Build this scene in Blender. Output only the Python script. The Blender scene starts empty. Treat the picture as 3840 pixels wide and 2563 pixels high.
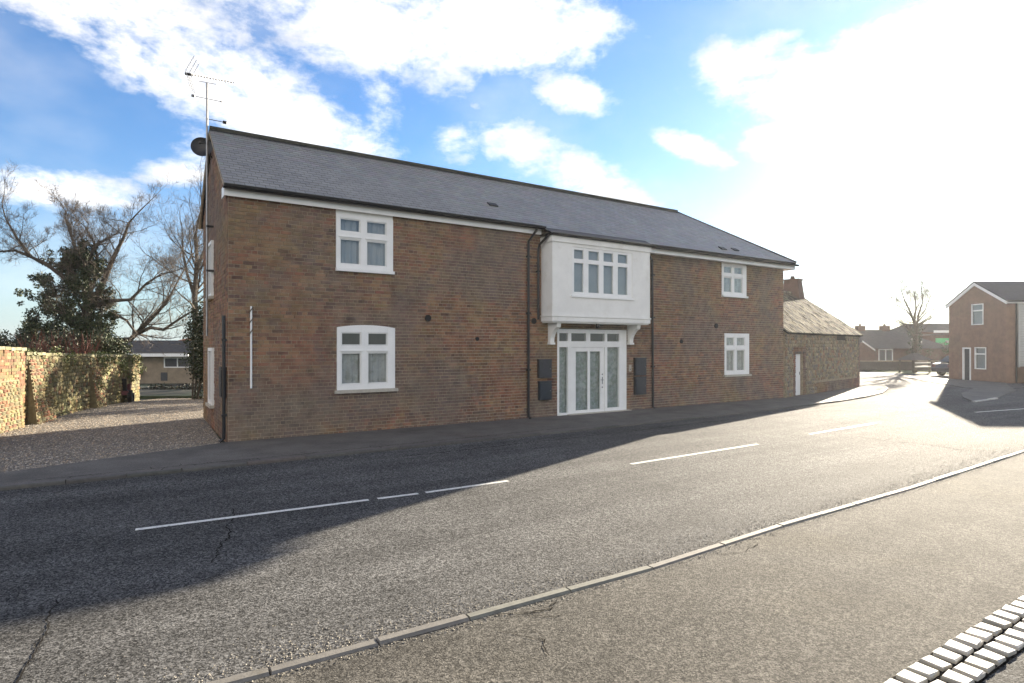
import bpy, math, random
import numpy as np
from math import sin, cos, pi, radians, sqrt, atan2
from mathutils import Vector, Matrix
random.seed(7); RNG = np.random.default_rng(7)
sc = bpy.context.scene
COL = sc.collection

# ------------------------------------------------------------------ camera
cd = bpy.data.cameras.new("camera"); cam = bpy.data.objects.new("camera", cd); COL.objects.link(cam)
cam.location = (0, 0, 2.1); cam.rotation_euler = (radians(90), 0, 0)
cd.sensor_width = 36.0; cd.lens = 20.74; cd.shift_y = 0.0043; cd.clip_end = 6000
sc.camera = cam
sc.view_settings.view_transform = 'Standard'; sc.view_settings.look = 'None'
sc.view_settings.gamma = 1.0; sc.view_settings.use_curve_mapping = False
sc.view_settings.exposure = 2.62

# ------------------------------------------------------------------ sun and sky
SUN_AZ, SUN_EL = radians(37.7), radians(13.2)
sd = bpy.data.lights.new("sun", 'SUN'); sun = bpy.data.objects.new("sun", sd); COL.objects.link(sun)
sd.energy = 4.2; sd.angle = radians(0.5); sd.color = (1.0, 0.88, 0.70)
SDIR = Vector((sin(SUN_AZ) * cos(SUN_EL), cos(SUN_AZ) * cos(SUN_EL), sin(SUN_EL)))
sun.rotation_euler = SDIR.to_track_quat('Z', 'Y').to_euler()
sun.location = (30, 30, 30)

W = bpy.data.worlds.new("World"); sc.world = W; W.use_nodes = True
nt = W.node_tree; nt.nodes.clear()
def N(t, **k):
    n = nt.nodes.new(t)
    for a, b in k.items(): setattr(n, a, b)
    return n
def M_(op, a, b=None, c=None, clamp=False):
    n = N('ShaderNodeMath', operation=op, use_clamp=clamp)
    for i, v in enumerate((a, b, c)):
        if v is None: continue
        if isinstance(v, (int, float)): n.inputs[i].default_value = v
        else: nt.links.new(v, n.inputs[i])
    return n.outputs[0]
tc = N('ShaderNodeTexCoord'); sep = N('ShaderNodeSeparateXYZ'); nt.links.new(tc.outputs['Generated'], sep.inputs[0])
sky = N('ShaderNodeTexSky', sky_type='NISHITA'); sky.sun_disc = False
sky.sun_elevation = SUN_EL; sky.sun_rotation = SUN_AZ; sky.air_density = 1.15; sky.dust_density = 0.35; sky.ozone_density = 2.2
az = M_('ARCTAN2', sep.outputs[0], sep.outputs[1]); el = M_('ARCSINE', sep.outputs[2])
azd = M_('MULTIPLY', az, 57.29578); eld = M_('MULTIPLY', el, 57.29578)
# cloud banks: azimuth, elevation, half width, half height (degrees), tilt, weight
CL = [(-33, 25.5, 11, 3.2, 0, .9), (-22, 29, 12, 3.0, 0, .9), (-12, 28, 12, 4.0, 0, 1.1), (-2, 28.5, 11, 4.4, 0, 1.1), (6, 28, 6, 3.0, 0, .9), (-6, 25, 3.6, 2.4, 0, .8),
      (-26, 22, 9, 3.6, -10, 1.1), (-21, 19.5, 9, 3.6, -18, 1.1), (-15, 18.2, 5.4, 2.4, -15, .8), (-12.5, 22, 1.8, 4.0, 12, .7), (-31, 22.5, 6, 2.6, 0, .9), (-27, 16.5, 3, 2.4, 0, .6),
      (-37.5, 11.8, 5.4, 1.7, 0, 1.0), (-29.3, 14.3, 3, 1.1, 8, .8),
      (5.6, 22.9, 4.4, 1.7, -12, .95), (7.6, 22, 2.4, 1.2, 0, .7), (-3.2, 22.2, .9, .6, 0, .6),
      (1.2, 18.6, 5.2, 2.4, -18, 1.0), (6.8, 15.9, 5.6, 2.3, -25, 1.0), (-5.4, 18.8, 2.6, 1.6, 0, .8), (11.4, 13.2, 3.8, 2.2, -30, .9),
      (17.2, 17.6, 4.0, 1.1, -24, 1.05), (24, 17.4, 2.8, 1.5, 0, 1.0),
      (21.5, 23.2, 4.6, 2.6, -25, 1.0), (27, 21.6, 5.6, 2.8, -12, 1.05), (32, 23.2, 4.6, 2.6, 10, .95), (39.5, 24.5, 5, 3.2, 0, .95), (36.5, 29, 3.5, 1.6, 0, .8), (30, 28, 2, 1.2, 0, .7), (24, 25.5, 2.6, .9, 10, .7),
      (-70, 30, 22, 9, 0, 1.1), (80, 34, 22, 9, 0, .9), (120, 22, 26, 8, 0, 1.1), (172, 26, 34, 13, 0, 1.1), (-172, 26, 30, 13, 0, 1.1), (-125, 24, 26, 10, 0, 1.1), (-158, 10, 22, 6, 0, 1.0), (150, 8, 22, 5, 0, 1.0), (150, 55, 40, 14, 0, 1.), (0, 50, 40, 9, 0, .8), (-100, 52, 40, 10, 0, .9)]  # out of view; cover behind the camera raised to light the facade
acc = None
for a0, e0, ra, re, tilt, w in CL:
    t = radians(tilt)
    da = M_('SUBTRACT', azd, a0); de = M_('SUBTRACT', eld, e0)
    u = M_('MULTIPLY_ADD', da, cos(t) / ra, M_('MULTIPLY', de, sin(t) / ra))
    v = M_('MULTIPLY_ADD', de, cos(t) / re, M_('MULTIPLY', da, -sin(t) / re))
    q = M_('MULTIPLY_ADD', u, u, M_('MULTIPLY', v, v))
    b = M_('MULTIPLY', M_('MAXIMUM', M_('SUBTRACT', 1.35, M_('MULTIPLY', q, .8)), 0.0), w)
    acc = b if acc is None else M_('MAXIMUM', acc, b)
cmb = N('ShaderNodeCombineXYZ'); nt.links.new(M_('MULTIPLY', az, 8.0), cmb.inputs[0]); nt.links.new(M_('MULTIPLY', el, 14.0), cmb.inputs[1])
nz = N('ShaderNodeTexNoise'); nz.inputs['Scale'].default_value = 1.0; nz.inputs['Detail'].default_value = 12; nz.inputs['Roughness'].default_value = .62
nz.inputs['Distortion'].default_value = .35; nt.links.new(cmb.outputs[0], nz.inputs['Vector'])
nz2 = N('ShaderNodeTexNoise'); nz2.inputs['Scale'].default_value = .33; nz2.inputs['Detail'].default_value = 6; nt.links.new(cmb.outputs[0], nz2.inputs['Vector'])
nz3 = N('ShaderNodeTexNoise'); nz3.inputs['Scale'].default_value = 4.2; nz3.inputs['Detail'].default_value = 8; nz3.inputs['Roughness'].default_value = .65; nt.links.new(cmb.outputs[0], nz3.inputs['Vector'])
F = M_('ADD', acc, M_('MULTIPLY', M_('SUBTRACT', nz.outputs[0], .5), 2.9))
F = M_('ADD', F, M_('MULTIPLY', M_('SUBTRACT', nz3.outputs[0], .5), 1.5))
mr = N('ShaderNodeMapRange', interpolation_type='SMOOTHSTEP'); nt.links.new(F, mr.inputs[0])
mr.inputs[1].default_value = .22; mr.inputs[2].default_value = 1.75
mask = mr.outputs[0]
thin = N('ShaderNodeMapRange', interpolation_type='SMOOTHSTEP'); nt.links.new(nz2.outputs[0], thin.inputs[0])
thin.inputs[1].default_value = .44; thin.inputs[2].default_value = .8; thin.inputs[4].default_value = .42
mask = M_('MAXIMUM', mask, thin.outputs[0])
front = N('ShaderNodeMapRange', interpolation_type='SMOOTHSTEP')   # unseen clouds opposite the sun, brightened and warmed to fill the shaded facade
# bright haze round the sun
dotn = N('ShaderNodeVectorMath', operation='DOT_PRODUCT'); nt.links.new(tc.outputs['Generated'], dotn.inputs[0]); dotn.inputs[1].default_value = SDIR
ang = M_('MULTIPLY', M_('ARCCOSINE', M_('MINIMUM', dotn.outputs['Value'], .99999)), 57.29578)
g1 = M_('POWER', 2.71828, M_('MULTIPLY', M_('MULTIPLY', ang, ang), -1 / (8.0 ** 2)))
g2 = M_('POWER', 2.71828, M_('MULTIPLY', ang, -1 / 8.5))
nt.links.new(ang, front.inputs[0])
glow = M_('ADD', M_('MULTIPLY', g1, 3.4), M_('MULTIPLY', g2, .55))
# pale horizon
hz = M_('POWER', 2.71828, M_('MULTIPLY', M_('MAXIMUM', eld, 0.0), -1 / 5.0))
mx = N('ShaderNodeMix', data_type='RGBA'); sepd = M_('SUBTRACT', azd, math.degrees(SUN_AZ)); near = M_('POWER', 2.71828, M_('MULTIPLY', M_('MULTIPLY', sepd, sepd), -1 / 1100.0))
hz2 = M_('POWER', 2.71828, M_('MULTIPLY', M_('MAXIMUM', eld, 0.0), -1 / 14.0))
nt.links.new(M_('MAXIMUM', M_('MULTIPLY', hz, .6), M_('MULTIPLY', M_('MULTIPLY', hz2, near), .6)), mx.inputs[0])
sat = N('ShaderNodeMix', data_type='RGBA', blend_type='MULTIPLY'); sat.inputs[0].default_value = 1.0
nt.links.new(sky.outputs[0], sat.inputs[6]); sat.inputs[7].default_value = (.31, .44, .62, 1)
nt.links.new(sat.outputs[2], mx.inputs[6]); mx.inputs[7].default_value = (2.2, 2.5, 2.85, 1)
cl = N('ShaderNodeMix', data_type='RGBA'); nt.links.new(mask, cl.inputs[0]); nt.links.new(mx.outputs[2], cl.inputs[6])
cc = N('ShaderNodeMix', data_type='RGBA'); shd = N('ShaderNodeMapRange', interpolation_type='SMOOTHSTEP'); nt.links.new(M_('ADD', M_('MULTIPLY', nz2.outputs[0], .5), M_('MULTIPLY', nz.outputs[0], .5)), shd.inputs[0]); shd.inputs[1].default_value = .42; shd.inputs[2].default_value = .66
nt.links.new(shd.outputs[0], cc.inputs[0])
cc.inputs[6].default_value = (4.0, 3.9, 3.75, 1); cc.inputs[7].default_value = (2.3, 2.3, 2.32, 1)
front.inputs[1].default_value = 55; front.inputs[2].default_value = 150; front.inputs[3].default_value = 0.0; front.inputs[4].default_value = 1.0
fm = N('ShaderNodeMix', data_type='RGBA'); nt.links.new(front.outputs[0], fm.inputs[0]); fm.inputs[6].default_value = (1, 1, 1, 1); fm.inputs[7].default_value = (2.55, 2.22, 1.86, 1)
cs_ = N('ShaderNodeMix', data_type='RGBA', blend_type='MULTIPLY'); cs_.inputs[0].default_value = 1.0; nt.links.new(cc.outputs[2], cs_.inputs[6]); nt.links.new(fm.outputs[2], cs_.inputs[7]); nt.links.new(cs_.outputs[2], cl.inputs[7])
gl = N('ShaderNodeMix', data_type='RGBA', blend_type='ADD'); gl.inputs[0].default_value = 1.0
gc = N('ShaderNodeVectorMath', operation='SCALE'); gc.inputs[0].default_value = (1.0, .96, .88); nt.links.new(glow, gc.inputs['Scale'])
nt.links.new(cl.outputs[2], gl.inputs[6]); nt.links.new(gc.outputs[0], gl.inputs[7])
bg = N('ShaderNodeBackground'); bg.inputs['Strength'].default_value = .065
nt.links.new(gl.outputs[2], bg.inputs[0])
wo = N('ShaderNodeOutputWorld'); nt.links.new(bg.outputs[0], wo.inputs[0])
W.cycles.sampling_method = 'MANUAL'; W.cycles.sample_map_resolution = 512

# ------------------------------------------------------------------ materials
def mat(name, base=(.5, .5, .5), rough=.8, attr=False, noise=None, bump=None, metal=0., spec=.5, second=None, zones=None, speck=None, streak=0.):
    """noise (scale, amount); bump (scale, strength, distance); second (colour, scale, low, high); zones [(colour, scale, lo, hi, amount)]"""
    m = bpy.data.materials.new(name); m.use_nodes = True; t = m.node_tree; b = t.nodes['Principled BSDF']
    b.inputs['Roughness'].default_value = rough; b.inputs['Metallic'].default_value = metal; b.inputs['Specular IOR Level'].default_value = spec
    co = t.nodes.new('ShaderNodeTexCoord'); L = t.links.new
    geo = t.nodes.new('ShaderNodeNewGeometry'); pos = geo.outputs['Position']
    if attr:
        a = t.nodes.new('ShaderNodeAttribute'); a.attribute_name = 'Col'; cur = a.outputs['Color']
    else:
        r = t.nodes.new('ShaderNodeRGB'); r.outputs[0].default_value = (*base, 1); cur = r.outputs[0]
    def nse(scale, det=6, rg=.6):
        n = t.nodes.new('ShaderNodeTexNoise'); n.inputs['Scale'].default_value = scale; n.inputs['Detail'].default_value = det
        n.inputs['Roughness'].default_value = rg; L(pos, n.inputs['Vector']); return n.outputs[0]
    def mixc(f, a, bb, blend='MIX'):
        x = t.nodes.new('ShaderNodeMix'); x.data_type = 'RGBA'; x.blend_type = blend
        if isinstance(f, float): x.inputs[0].default_value = f
        else: L(f, x.inputs[0])
        L(a, x.inputs[6])
        if isinstance(bb, tuple): x.inputs[7].default_value = (*bb, 1)
        else: L(bb, x.inputs[7])
        return x.outputs[2]
    def rng(v, lo, hi, o0=0., o1=1.):
        x = t.nodes.new('ShaderNodeMapRange'); x.interpolation_type = 'SMOOTHSTEP'; L(v, x.inputs[0])
        for i, q in ((1, lo), (2, hi), (3, o0), (4, o1)): x.inputs[i].default_value = q
        return x.outputs[0]
    if streak:   # wear drawn out along the direction of travel
        mp = t.nodes.new('ShaderNodeMapping'); L(pos, mp.inputs['Vector']); mp.vector_type = 'TEXTURE'; mp.inputs['Rotation'].default_value = (0, 0, radians(33)); mp.inputs['Scale'].default_value = (9, .8, 1)
        sn_ = t.nodes.new('ShaderNodeTexNoise'); sn_.inputs['Scale'].default_value = 1.2; sn_.inputs['Detail'].default_value = 5; L(mp.outputs[0], sn_.inputs['Vector'])
        x = t.nodes.new('ShaderNodeVectorMath'); x.operation = 'SCALE'; L(cur, x.inputs[0]); L(rng(sn_.outputs[0], .3, .7, 1 - streak, 1 + streak), x.inputs['Scale']); cur = x.outputs[0]
    for z in (zones or []):
        cur = mixc(rng(nse(z[1], 5), z[2], z[3], 0, z[4]), cur, z[0])
    if second:
        cur = mixc(rng(nse(second[1], 8), second[2], second[3]), cur, second[0])
    if noise:
        v = rng(nse(noise[0], 7, .65), .25, .75, 1 - noise[1], 1 + noise[1])
        x = t.nodes.new('ShaderNodeVectorMath'); x.operation = 'SCALE'; L(cur, x.inputs[0]); L(v, x.inputs['Scale']); cur = x.outputs[0]
    if speck:   # stone chips: voronoi cells of differing tone
        for (sc_, amt) in speck:
            vo = t.nodes.new('ShaderNodeTexVoronoi'); vo.inputs['Scale'].default_value = sc_; L(pos, vo.inputs['Vector'])
            sp = t.nodes.new('ShaderNodeSeparateColor'); L(vo.outputs['Color'], sp.inputs[0])
            v = rng(sp.outputs[0], .0, 1., 1 - amt, 1 + amt)
            x = t.nodes.new('ShaderNodeVectorMath'); x.operation = 'SCALE'; L(cur, x.inputs[0]); L(v, x.inputs['Scale']); cur = x.outputs[0]
    L(cur, b.inputs['Base Color'])
    if bump:
        h = nse(bump[0], 6, .7)
        bp = t.nodes.new('ShaderNodeBump'); bp.inputs['Strength'].default_value = bump[1]; bp.inputs['Distance'].default_value = bump[2]
        L(h, bp.inputs['Height']); L(bp.outputs[0], b.inputs['Normal'])
    return m
MT = {}
MT['mortar'] = mat('mortar', (.33, .275, .205), .95, noise=(9, .3), bump=(60, .5, .006), zones=[((.17, .15, .12), .8, .45, .7, .6)])
MT['brick'] = mat('brick', attr=True, rough=.92, noise=(4, .32), bump=(70, .5, .004), spec=.25,
                  zones=[((.205, .165, .085), .5, .46, .62, .5), ((.25, .11, .075), .7, .51, .66, .45), ((.15, .125, .11), .45, .44, .62, .65), ((.13, .105, .10), 1.3, .52, .70, .5), ((.07, .055, .045), 3.1, .57, .72, .5)])
MT['slate'] = mat('slate', attr=True, rough=.48, noise=(1.2, .10), bump=(30, .25, .004), spec=.6)
MT['roof_under'] = mat('roof_under', (.03, .03, .032), .9, noise=(5, .2))
MT['white'] = mat('white_paint', (.78, .78, .76), .45, noise=(3, .05), bump=(20, .08, .002))
MT['render'] = mat('white_render', (.76, .755, .72), .7, noise=(2, .06), bump=(40, .35, .003), zones=[((.60, .58, .52), 3.0, .52, .8, .5)])
MT['stone_sill'] = mat('stone_sill', (.42, .39, .33), .85, noise=(18, .15), bump=(50, .3, .003))
MT['black'] = mat('black_plastic', (.012, .012, .014), .38, noise=(4, .2))
MT['darkbox'] = mat('dark_box', (.035, .036, .04), .5, noise=(5, .25))
MT['bluebox'] = mat('blue_grey_box', (.022, .028, .036), .5, noise=(5, .2))
MT['lead'] = mat('ridge_tile', (.035, .036, .04), .8, noise=(5, .2), bump=(30, .3, .004))
MT['metal'] = mat('grey_metal', (.28, .28, .28), .45, metal=.8, noise=(6, .2))
MT['asphalt'] = mat('asphalt', (.108, .107, .105), .9, noise=(.7, .2), bump=(70, 1.0, .04), spec=.12, streak=.22,
                    zones=[((.085, .083, .080), .35, .5, .68, .55), ((.125, .121, .113), .22, .55, .7, .5), ((.055, .054, .053), 1.6, .60, .74, .5)], speck=[(88, .72), (42, .34)])
MT['asphalt2'] = mat('asphalt_pavement', (.096, .090, .079), .92, noise=(1.1, .2), bump=(85, 1.0, .016), spec=.12, streak=.15,
                     zones=[((.098, .088, .068), .5, .5, .68, .5), ((.048, .045, .039), 1.4, .56, .72, .5)], speck=[(100, .6), (45, .3)])
MT['pavement'] = mat('pavement', (.118, .110, .098), .85, noise=(1.5, .2), bump=(80, .6, .006), spec=.3,
                     zones=[((.065, .062, .056), .7, .5, .7, .6), ((.13, .105, .085), .5, .58, .7, .4)], speck=[(90, .25)])
MT['tar'] = mat('tar', (.03, .028, .025), 1.0, spec=.0, noise=(8, .2), bump=(60, .5, .004))
MT['kerb'] = mat('kerb_concrete', attr=True, rough=.8, noise=(12, .2), bump=(60, .5, .004), second=((.10, .09, .07), 3.5, .60, .74))
MT['sett'] = mat('white_stone', attr=True, rough=.7, noise=(20, .12), bump=(60, .5, .005), second=((.25, .23, .17), 14, .56, .70))
MT['line'] = mat('road_paint', (.66, .65, .60), .6, noise=(10, .12), second=((.13, .12, .11), 26, .56, .68), bump=(70, .6, .006))
MT['gravel'] = mat('gravel_bed', (.20, .175, .14), .95, noise=(3, .2), bump=(45, 1.0, .02), speck=[(38, .5), (90, .3)])
MT['pebble'] = mat('pebbles', attr=True, rough=.85, noise=(30, .2))
MT['stone'] = mat('rubble_stone', attr=True, rough=.95, noise=(11, .35), bump=(28, .9, .018), zones=[((.21, .165, .10), 1.0, .5, .7, .5), ((.11, .10, .07), 4.0, .55, .7, .5)])
MT['oldmortar'] = mat('old_wall_mortar', (.17, .145, .085), .95, noise=(7, .3), bump=(30, .8, .015))
MT['lime'] = mat('lime_mortar', (.27, .22, .155), .95, noise=(7, .3), bump=(30, .8, .015))
MT['oldwall'] = mat('old_wall_brick', attr=True, rough=.95, noise=(9, .35), bump=(30, .9, .016), zones=[((.18, .155, .055), 1.3, .5, .66, .55), ((.08, .085, .03), 2.0, .56, .70, .6)])
MT['tile'] = mat('weathered_tile', attr=True, rough=1.0, spec=.08, noise=(8, .3), bump=(30, .6, .01), second=((.022, .02, .015), 2.4, .49, .54))
MT['bark'] = mat('bark', (.075, .062, .047), .95, noise=(9, .3), bump=(25, .8, .02))
MT['twig'] = mat('twigs', (.125, .098, .075), .95, noise=(2, .3))
MT['leaf'] = mat('ivy_leaf', attr=True, rough=.6, spec=.4)
MT['grass'] = mat('grass', (.09, .11, .035), .95, noise=(2, .3), bump=(30, 1, .03), speck=[(30, .4)])
MT['soil'] = mat('soil', (.05, .047, .034), .95, noise=(.6, .35), bump=(6, .6, .05), zones=[((.05, .07, .03), .3, .45, .6, .8)])
MT['brickfar'] = mat('far_brick', (.22, .145, .105), .9, noise=(3, .15), zones=[((.16, .12, .085), .5, .5, .7, .5)])
MT['brickdark'] = mat('dark_brick', (.11, .062, .045), .9, noise=(4, .25))
MT['rooffar'] = mat('far_roof', (.05, .043, .037), .85, noise=(3, .3))
MT['interior'] = mat('interior', (.10, .095, .09), .9, noise=(1.5, .25))
MT['green'] = mat('green_sign', (.05, .42, .14), .5, noise=(2, .1))
MT['poster'] = mat('window_posters', (.45, .46, .50), .7, second=((.08, .10, .20), 2.4, .48, .55))
MT['clad'] = mat('pale_cladding', (.42, .43, .40), .7, noise=(4, .1))
MT['maroon'] = mat('maroon_paint', (.09, .018, .018), .5, noise=(4, .3))
MT['rust'] = mat('rusty_iron', (.11, .085, .06), .8, noise=(20, .4), bump=(50, .4, .004))
MT['carpaint'] = mat('car_paint', (.02, .022, .035), .25, noise=(2, .1), spec=.6)
MT['rubber'] = mat('rubber', (.015, .015, .015), .8, noise=(5, .2))
MT['lamp_glass'] = mat('lamp_glass', (.6, .6, .58), .15, spec=.8, noise=(5, .05))
MT['orange_tile'] = mat('orange_tile', (.30, .12, .05), .85, noise=(3, .3))
MT['beige'] = mat('beige_brick', (.26, .21, .15), .9, noise=(2, .2))
def glass(name, tint, refl):
    m = bpy.data.materials.new(name); m.use_nodes = True; t = m.node_tree; t.nodes.clear(); L = t.links.new
    tr = t.nodes.new('ShaderNodeBsdfTransparent'); tr.inputs[0].default_value = (*tint, 1)
    g = t.nodes.new('ShaderNodeBsdfGlossy'); g.inputs['Roughness'].default_value = .03
    n = t.nodes.new('ShaderNodeTexNoise'); n.inputs['Scale'].default_value = 1.3
    bp = t.nodes.new('ShaderNodeBump'); bp.inputs['Strength'].default_value = .06; L(n.outputs[0], bp.inputs['Height']); L(bp.outputs[0], g.inputs['Normal'])
    fr = t.nodes.new('ShaderNodeFresnel'); fr.inputs[0].default_value = 1.5
    ma = t.nodes.new('ShaderNodeMath'); ma.operation = 'MULTIPLY_ADD'; L(fr.outputs[0], ma.inputs[0]); ma.inputs[1].default_value = 1.0; ma.inputs[2].default_value = refl
    ge = t.nodes.new('ShaderNodeNewGeometry'); inv = t.nodes.new('ShaderNodeMath'); inv.operation = 'SUBTRACT'; inv.inputs[0].default_value = 1.0; L(ge.outputs['Backfacing'], inv.inputs[1])
    mb_ = t.nodes.new('ShaderNodeMath'); mb_.operation = 'MULTIPLY'; L(ma.outputs[0], mb_.inputs[0]); L(inv.outputs[0], mb_.inputs[1])
    mx = t.nodes.new('ShaderNodeMixShader'); L(mb_.outputs[0], mx.inputs[0]); L(tr.outputs[0], mx.inputs[1]); L(g.outputs[0], mx.inputs[2])
    o = t.nodes.new('ShaderNodeOutputMaterial'); L(mx.outputs[0], o.inputs[0]); return m
MT['glass'] = glass('window_glass', (.90, .92, .92), .06)
MT['curtain'] = mat('net_curtain', (.48, .49, .49), .9, noise=(2.2, .22), zones=[((.34, .36, .32), 5, .5, .62, .7)])
MT['blind'] = mat('grey_blind', (.33, .35, .37), .8, noise=(1.5, .12))
MT['frost'] = mat('patterned_voile', (.38, .42, .41), .8, noise=(7, .25), zones=[((.24, .31, .26), 9.0, .45, .6, .7), ((.52, .55, .60), 3.2, .5, .7, .6)])

# ------------------------------------------------------------------ mesh helpers
def tag(o, label=None, cat=None, group=None, kind=None):
    if label: o['label'] = label
    if cat: o['category'] = cat
    if group: o['group'] = group
    if kind: o['kind'] = kind
    return o
def empty(name, loc=(0, 0, 0), rz=0.):
    o = bpy.data.objects.new(name, None); COL.objects.link(o); o.location = loc; o.rotation_euler = (0, 0, rz); return o
def mesh_from(name, V, Fc, m, cols=None, smooth=False):
    me = bpy.data.meshes.new(name); me.from_pydata([tuple(v) for v in V], [], [tuple(f) for f in Fc])
    if cols is not None:
        at = me.attributes.new('Col', 'FLOAT_COLOR', 'CORNER')
        lt = np.array([len(f) for f in Fc]); c = np.ones((len(Fc), 4)); c[:, :3] = np.array(cols)
        at.data.foreach_set('color', np.repeat(c, lt, axis=0).ravel().astype(np.float32))
    if smooth: me.polygons.foreach_set('use_smooth', [True] * len(me.polygons))
    me.materials.append(m); me.update(); return me
def link(name, me, parent=None, loc=(0, 0, 0), rot=None):
    o = bpy.data.objects.new(name, me); COL.objects.link(o); o.parent = parent; o.location = loc
    if rot is not None: o.rotation_euler = rot
    return o
class MB:
    def __init__(s): s.v = []; s.f = []; s.c = []
    def add(s, V, Fc, col=(.5, .5, .5)):
        n = len(s.v); s.v += [tuple(p) for p in V]; s.f += [tuple(i + n for i in f) for f in Fc]; s.c += [col] * len(Fc)
    def box(s, x0, x1, y0, y1, z0, z1, col=(.5, .5, .5)):
        s.add([(x0, y0, z0), (x1, y0, z0), (x1, y1, z0), (x0, y1, z0), (x0, y0, z1), (x1, y0, z1), (x1, y1, z1), (x0, y1, z1)],
              [(3, 2, 1, 0), (4, 5, 6, 7), (0, 1, 5, 4), (1, 2, 6, 5), (2, 3, 7, 6), (3, 0, 4, 7)], col); return s
    def prism(s, poly, a0, a1, axis, col=(.5, .5, .5)):
        """poly: list of 2D points extruded along axis 'x','y' or 'z'."""
        n = len(poly)
        def P(p, a): return (a, p[0], p[1]) if axis == 'x' else ((p[0], a, p[1]) if axis == 'y' else (p[0], p[1], a))
        s.add([P(p, a0) for p in poly] + [P(p, a1) for p in poly],
              [tuple(range(n)), tuple(range(2 * n - 1, n - 1, -1))] + [((i + 1) % n, i, i + n, (i + 1) % n + n) for i in range(n)], col); return s
    def tube(s, pts, r, n=8, col=(.5, .5, .5), caps=True):
        pts = [Vector(p) for p in pts]; rs = r if isinstance(r, (list, tuple)) else [r] * len(pts); base = len(s.v); rings = []
        prev = None
        for i, p in enumerate(pts):
            d = (pts[min(i + 1, len(pts) - 1)] - pts[max(i - 1, 0)]).normalized()
            up = Vector((0, 0, 1)) if abs(d.z) < .9 else Vector((1, 0, 0))
            if prev is not None: up = prev
            a = (up - d * up.dot(d)); a = a.normalized() if a.length > 1e-6 else d.orthogonal().normalized()
            prev = a; b = d.cross(a)
            for k in range(n):
                t = 2 * pi * k / n; s.v.append(tuple(p + (a * cos(t) + b * sin(t)) * rs[i]))
        for i in range(len(pts) - 1):
            for k in range(n):
                s.f.append((base + i * n + k, base + i * n + (k + 1) % n, base + (i + 1) * n + (k + 1) % n, base + (i + 1) * n + k)); s.c.append(col)
        if caps:
            s.f.append(tuple(base + k for k in range(n - 1, -1, -1))); s.c.append(col)
            m = base + (len(pts) - 1) * n; s.f.append(tuple(m + k for k in range(n))); s.c.append(col)
        return s
    def build(s, name, m, parent=None, cols=False, smooth=False, kind=None, loc=(0, 0, 0), rot=None):
        o = link(name, mesh_from(name, s.v, s.f, m, s.c if cols else None, smooth), parent, loc, rot)
        if kind: o['kind'] = kind
        return o
def B(name, m, parent, *args, **k): return MB().box(*args).build(name, m, parent, **k)

BOXF = [(3, 2, 1, 0), (4, 5, 6, 7), (0, 1, 5, 4), (1, 2, 6, 5), (2, 3, 7, 6), (3, 0, 4, 7)]
def shape(kind, sx, sy, sz, seed=0):
    """a piece centred on its origin; its face towards -y for walls ('brick','rubble') or +z for floors and roofs ('slab','sett')."""
    x, y, z = sx / 2, sy / 2, sz / 2
    if kind in ('brick', 'slab'):
        return [(-x, -y, -z), (x, -y, -z), (x, y, -z), (-x, y, -z), (-x, -y, z), (x, -y, z), (x, y, z), (-x, y, z)], BOXF
    r = random.Random(seed)
    if kind == 'sett':
        V = []
        for zz, k in ((-z, 1.), (z * .75, 1.), (z, .93)):
            V += [(sx_ * x * k + r.uniform(-.006, .006), sy_ * y * k + r.uniform(-.006, .006), zz + (r.uniform(-.004, .003) if zz == z else 0)) for sx_, sy_ in ((-1, -1), (1, -1), (1, 1), (-1, 1))]
        Fc = [(3, 2, 1, 0), (8, 9, 10, 11)]
        for a in (0, 4):
            Fc += [(a + i, a + (i + 1) % 4, a + 4 + (i + 1) % 4, a + 4 + i) for i in range(4)]
        return V, Fc
    if kind == 'kerb':
        k = .018
        V = [(-x, -y, -z), (x, -y, -z), (x, y, -z), (-x, y, -z), (-x, -y, z - k), (x, -y, z - k), (x, y, z - k), (-x, y, z - k),
             (-x + .006, -y + k, z), (x - .006, -y + k, z), (x - .006, y - k, z), (-x + .006, y - k, z)]
        Fc = [(3, 2, 1, 0), (8, 9, 10, 11)]
        for a in (0, 4): Fc += [(a + i, a + (i + 1) % 4, a + 4 + (i + 1) % 4, a + 4 + i) for i in range(4)]
        return V, Fc
    if kind == 'rubble':   # irregular faced stone: 7-sided outline, domed face
        n = 7; V = []
        for yy, k in ((y, 1.), (-y * .3, 1.), (-y, .72)):
            rr = random.Random(seed)
            for i in range(n):
                t = 2 * pi * i / n + rr.uniform(-.25, .25); q = rr.uniform(.85, 1.12) * k
                cx = max(-1, min(1, cos(t) * 1.25)) * x * q; cz = max(-1, min(1, sin(t) * 1.25)) * z * q
                V.append((cx, yy, cz))
        Fc = [tuple(range(2 * n, 3 * n))]
        for a in (0, n): Fc += [(a + i, a + (i + 1) % n, a + n + (i + 1) % n, a + n + i) for i in range(n)]
        Fc = [tuple(reversed(f)) for f in Fc]
        return V, Fc
_cache = {}
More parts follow.
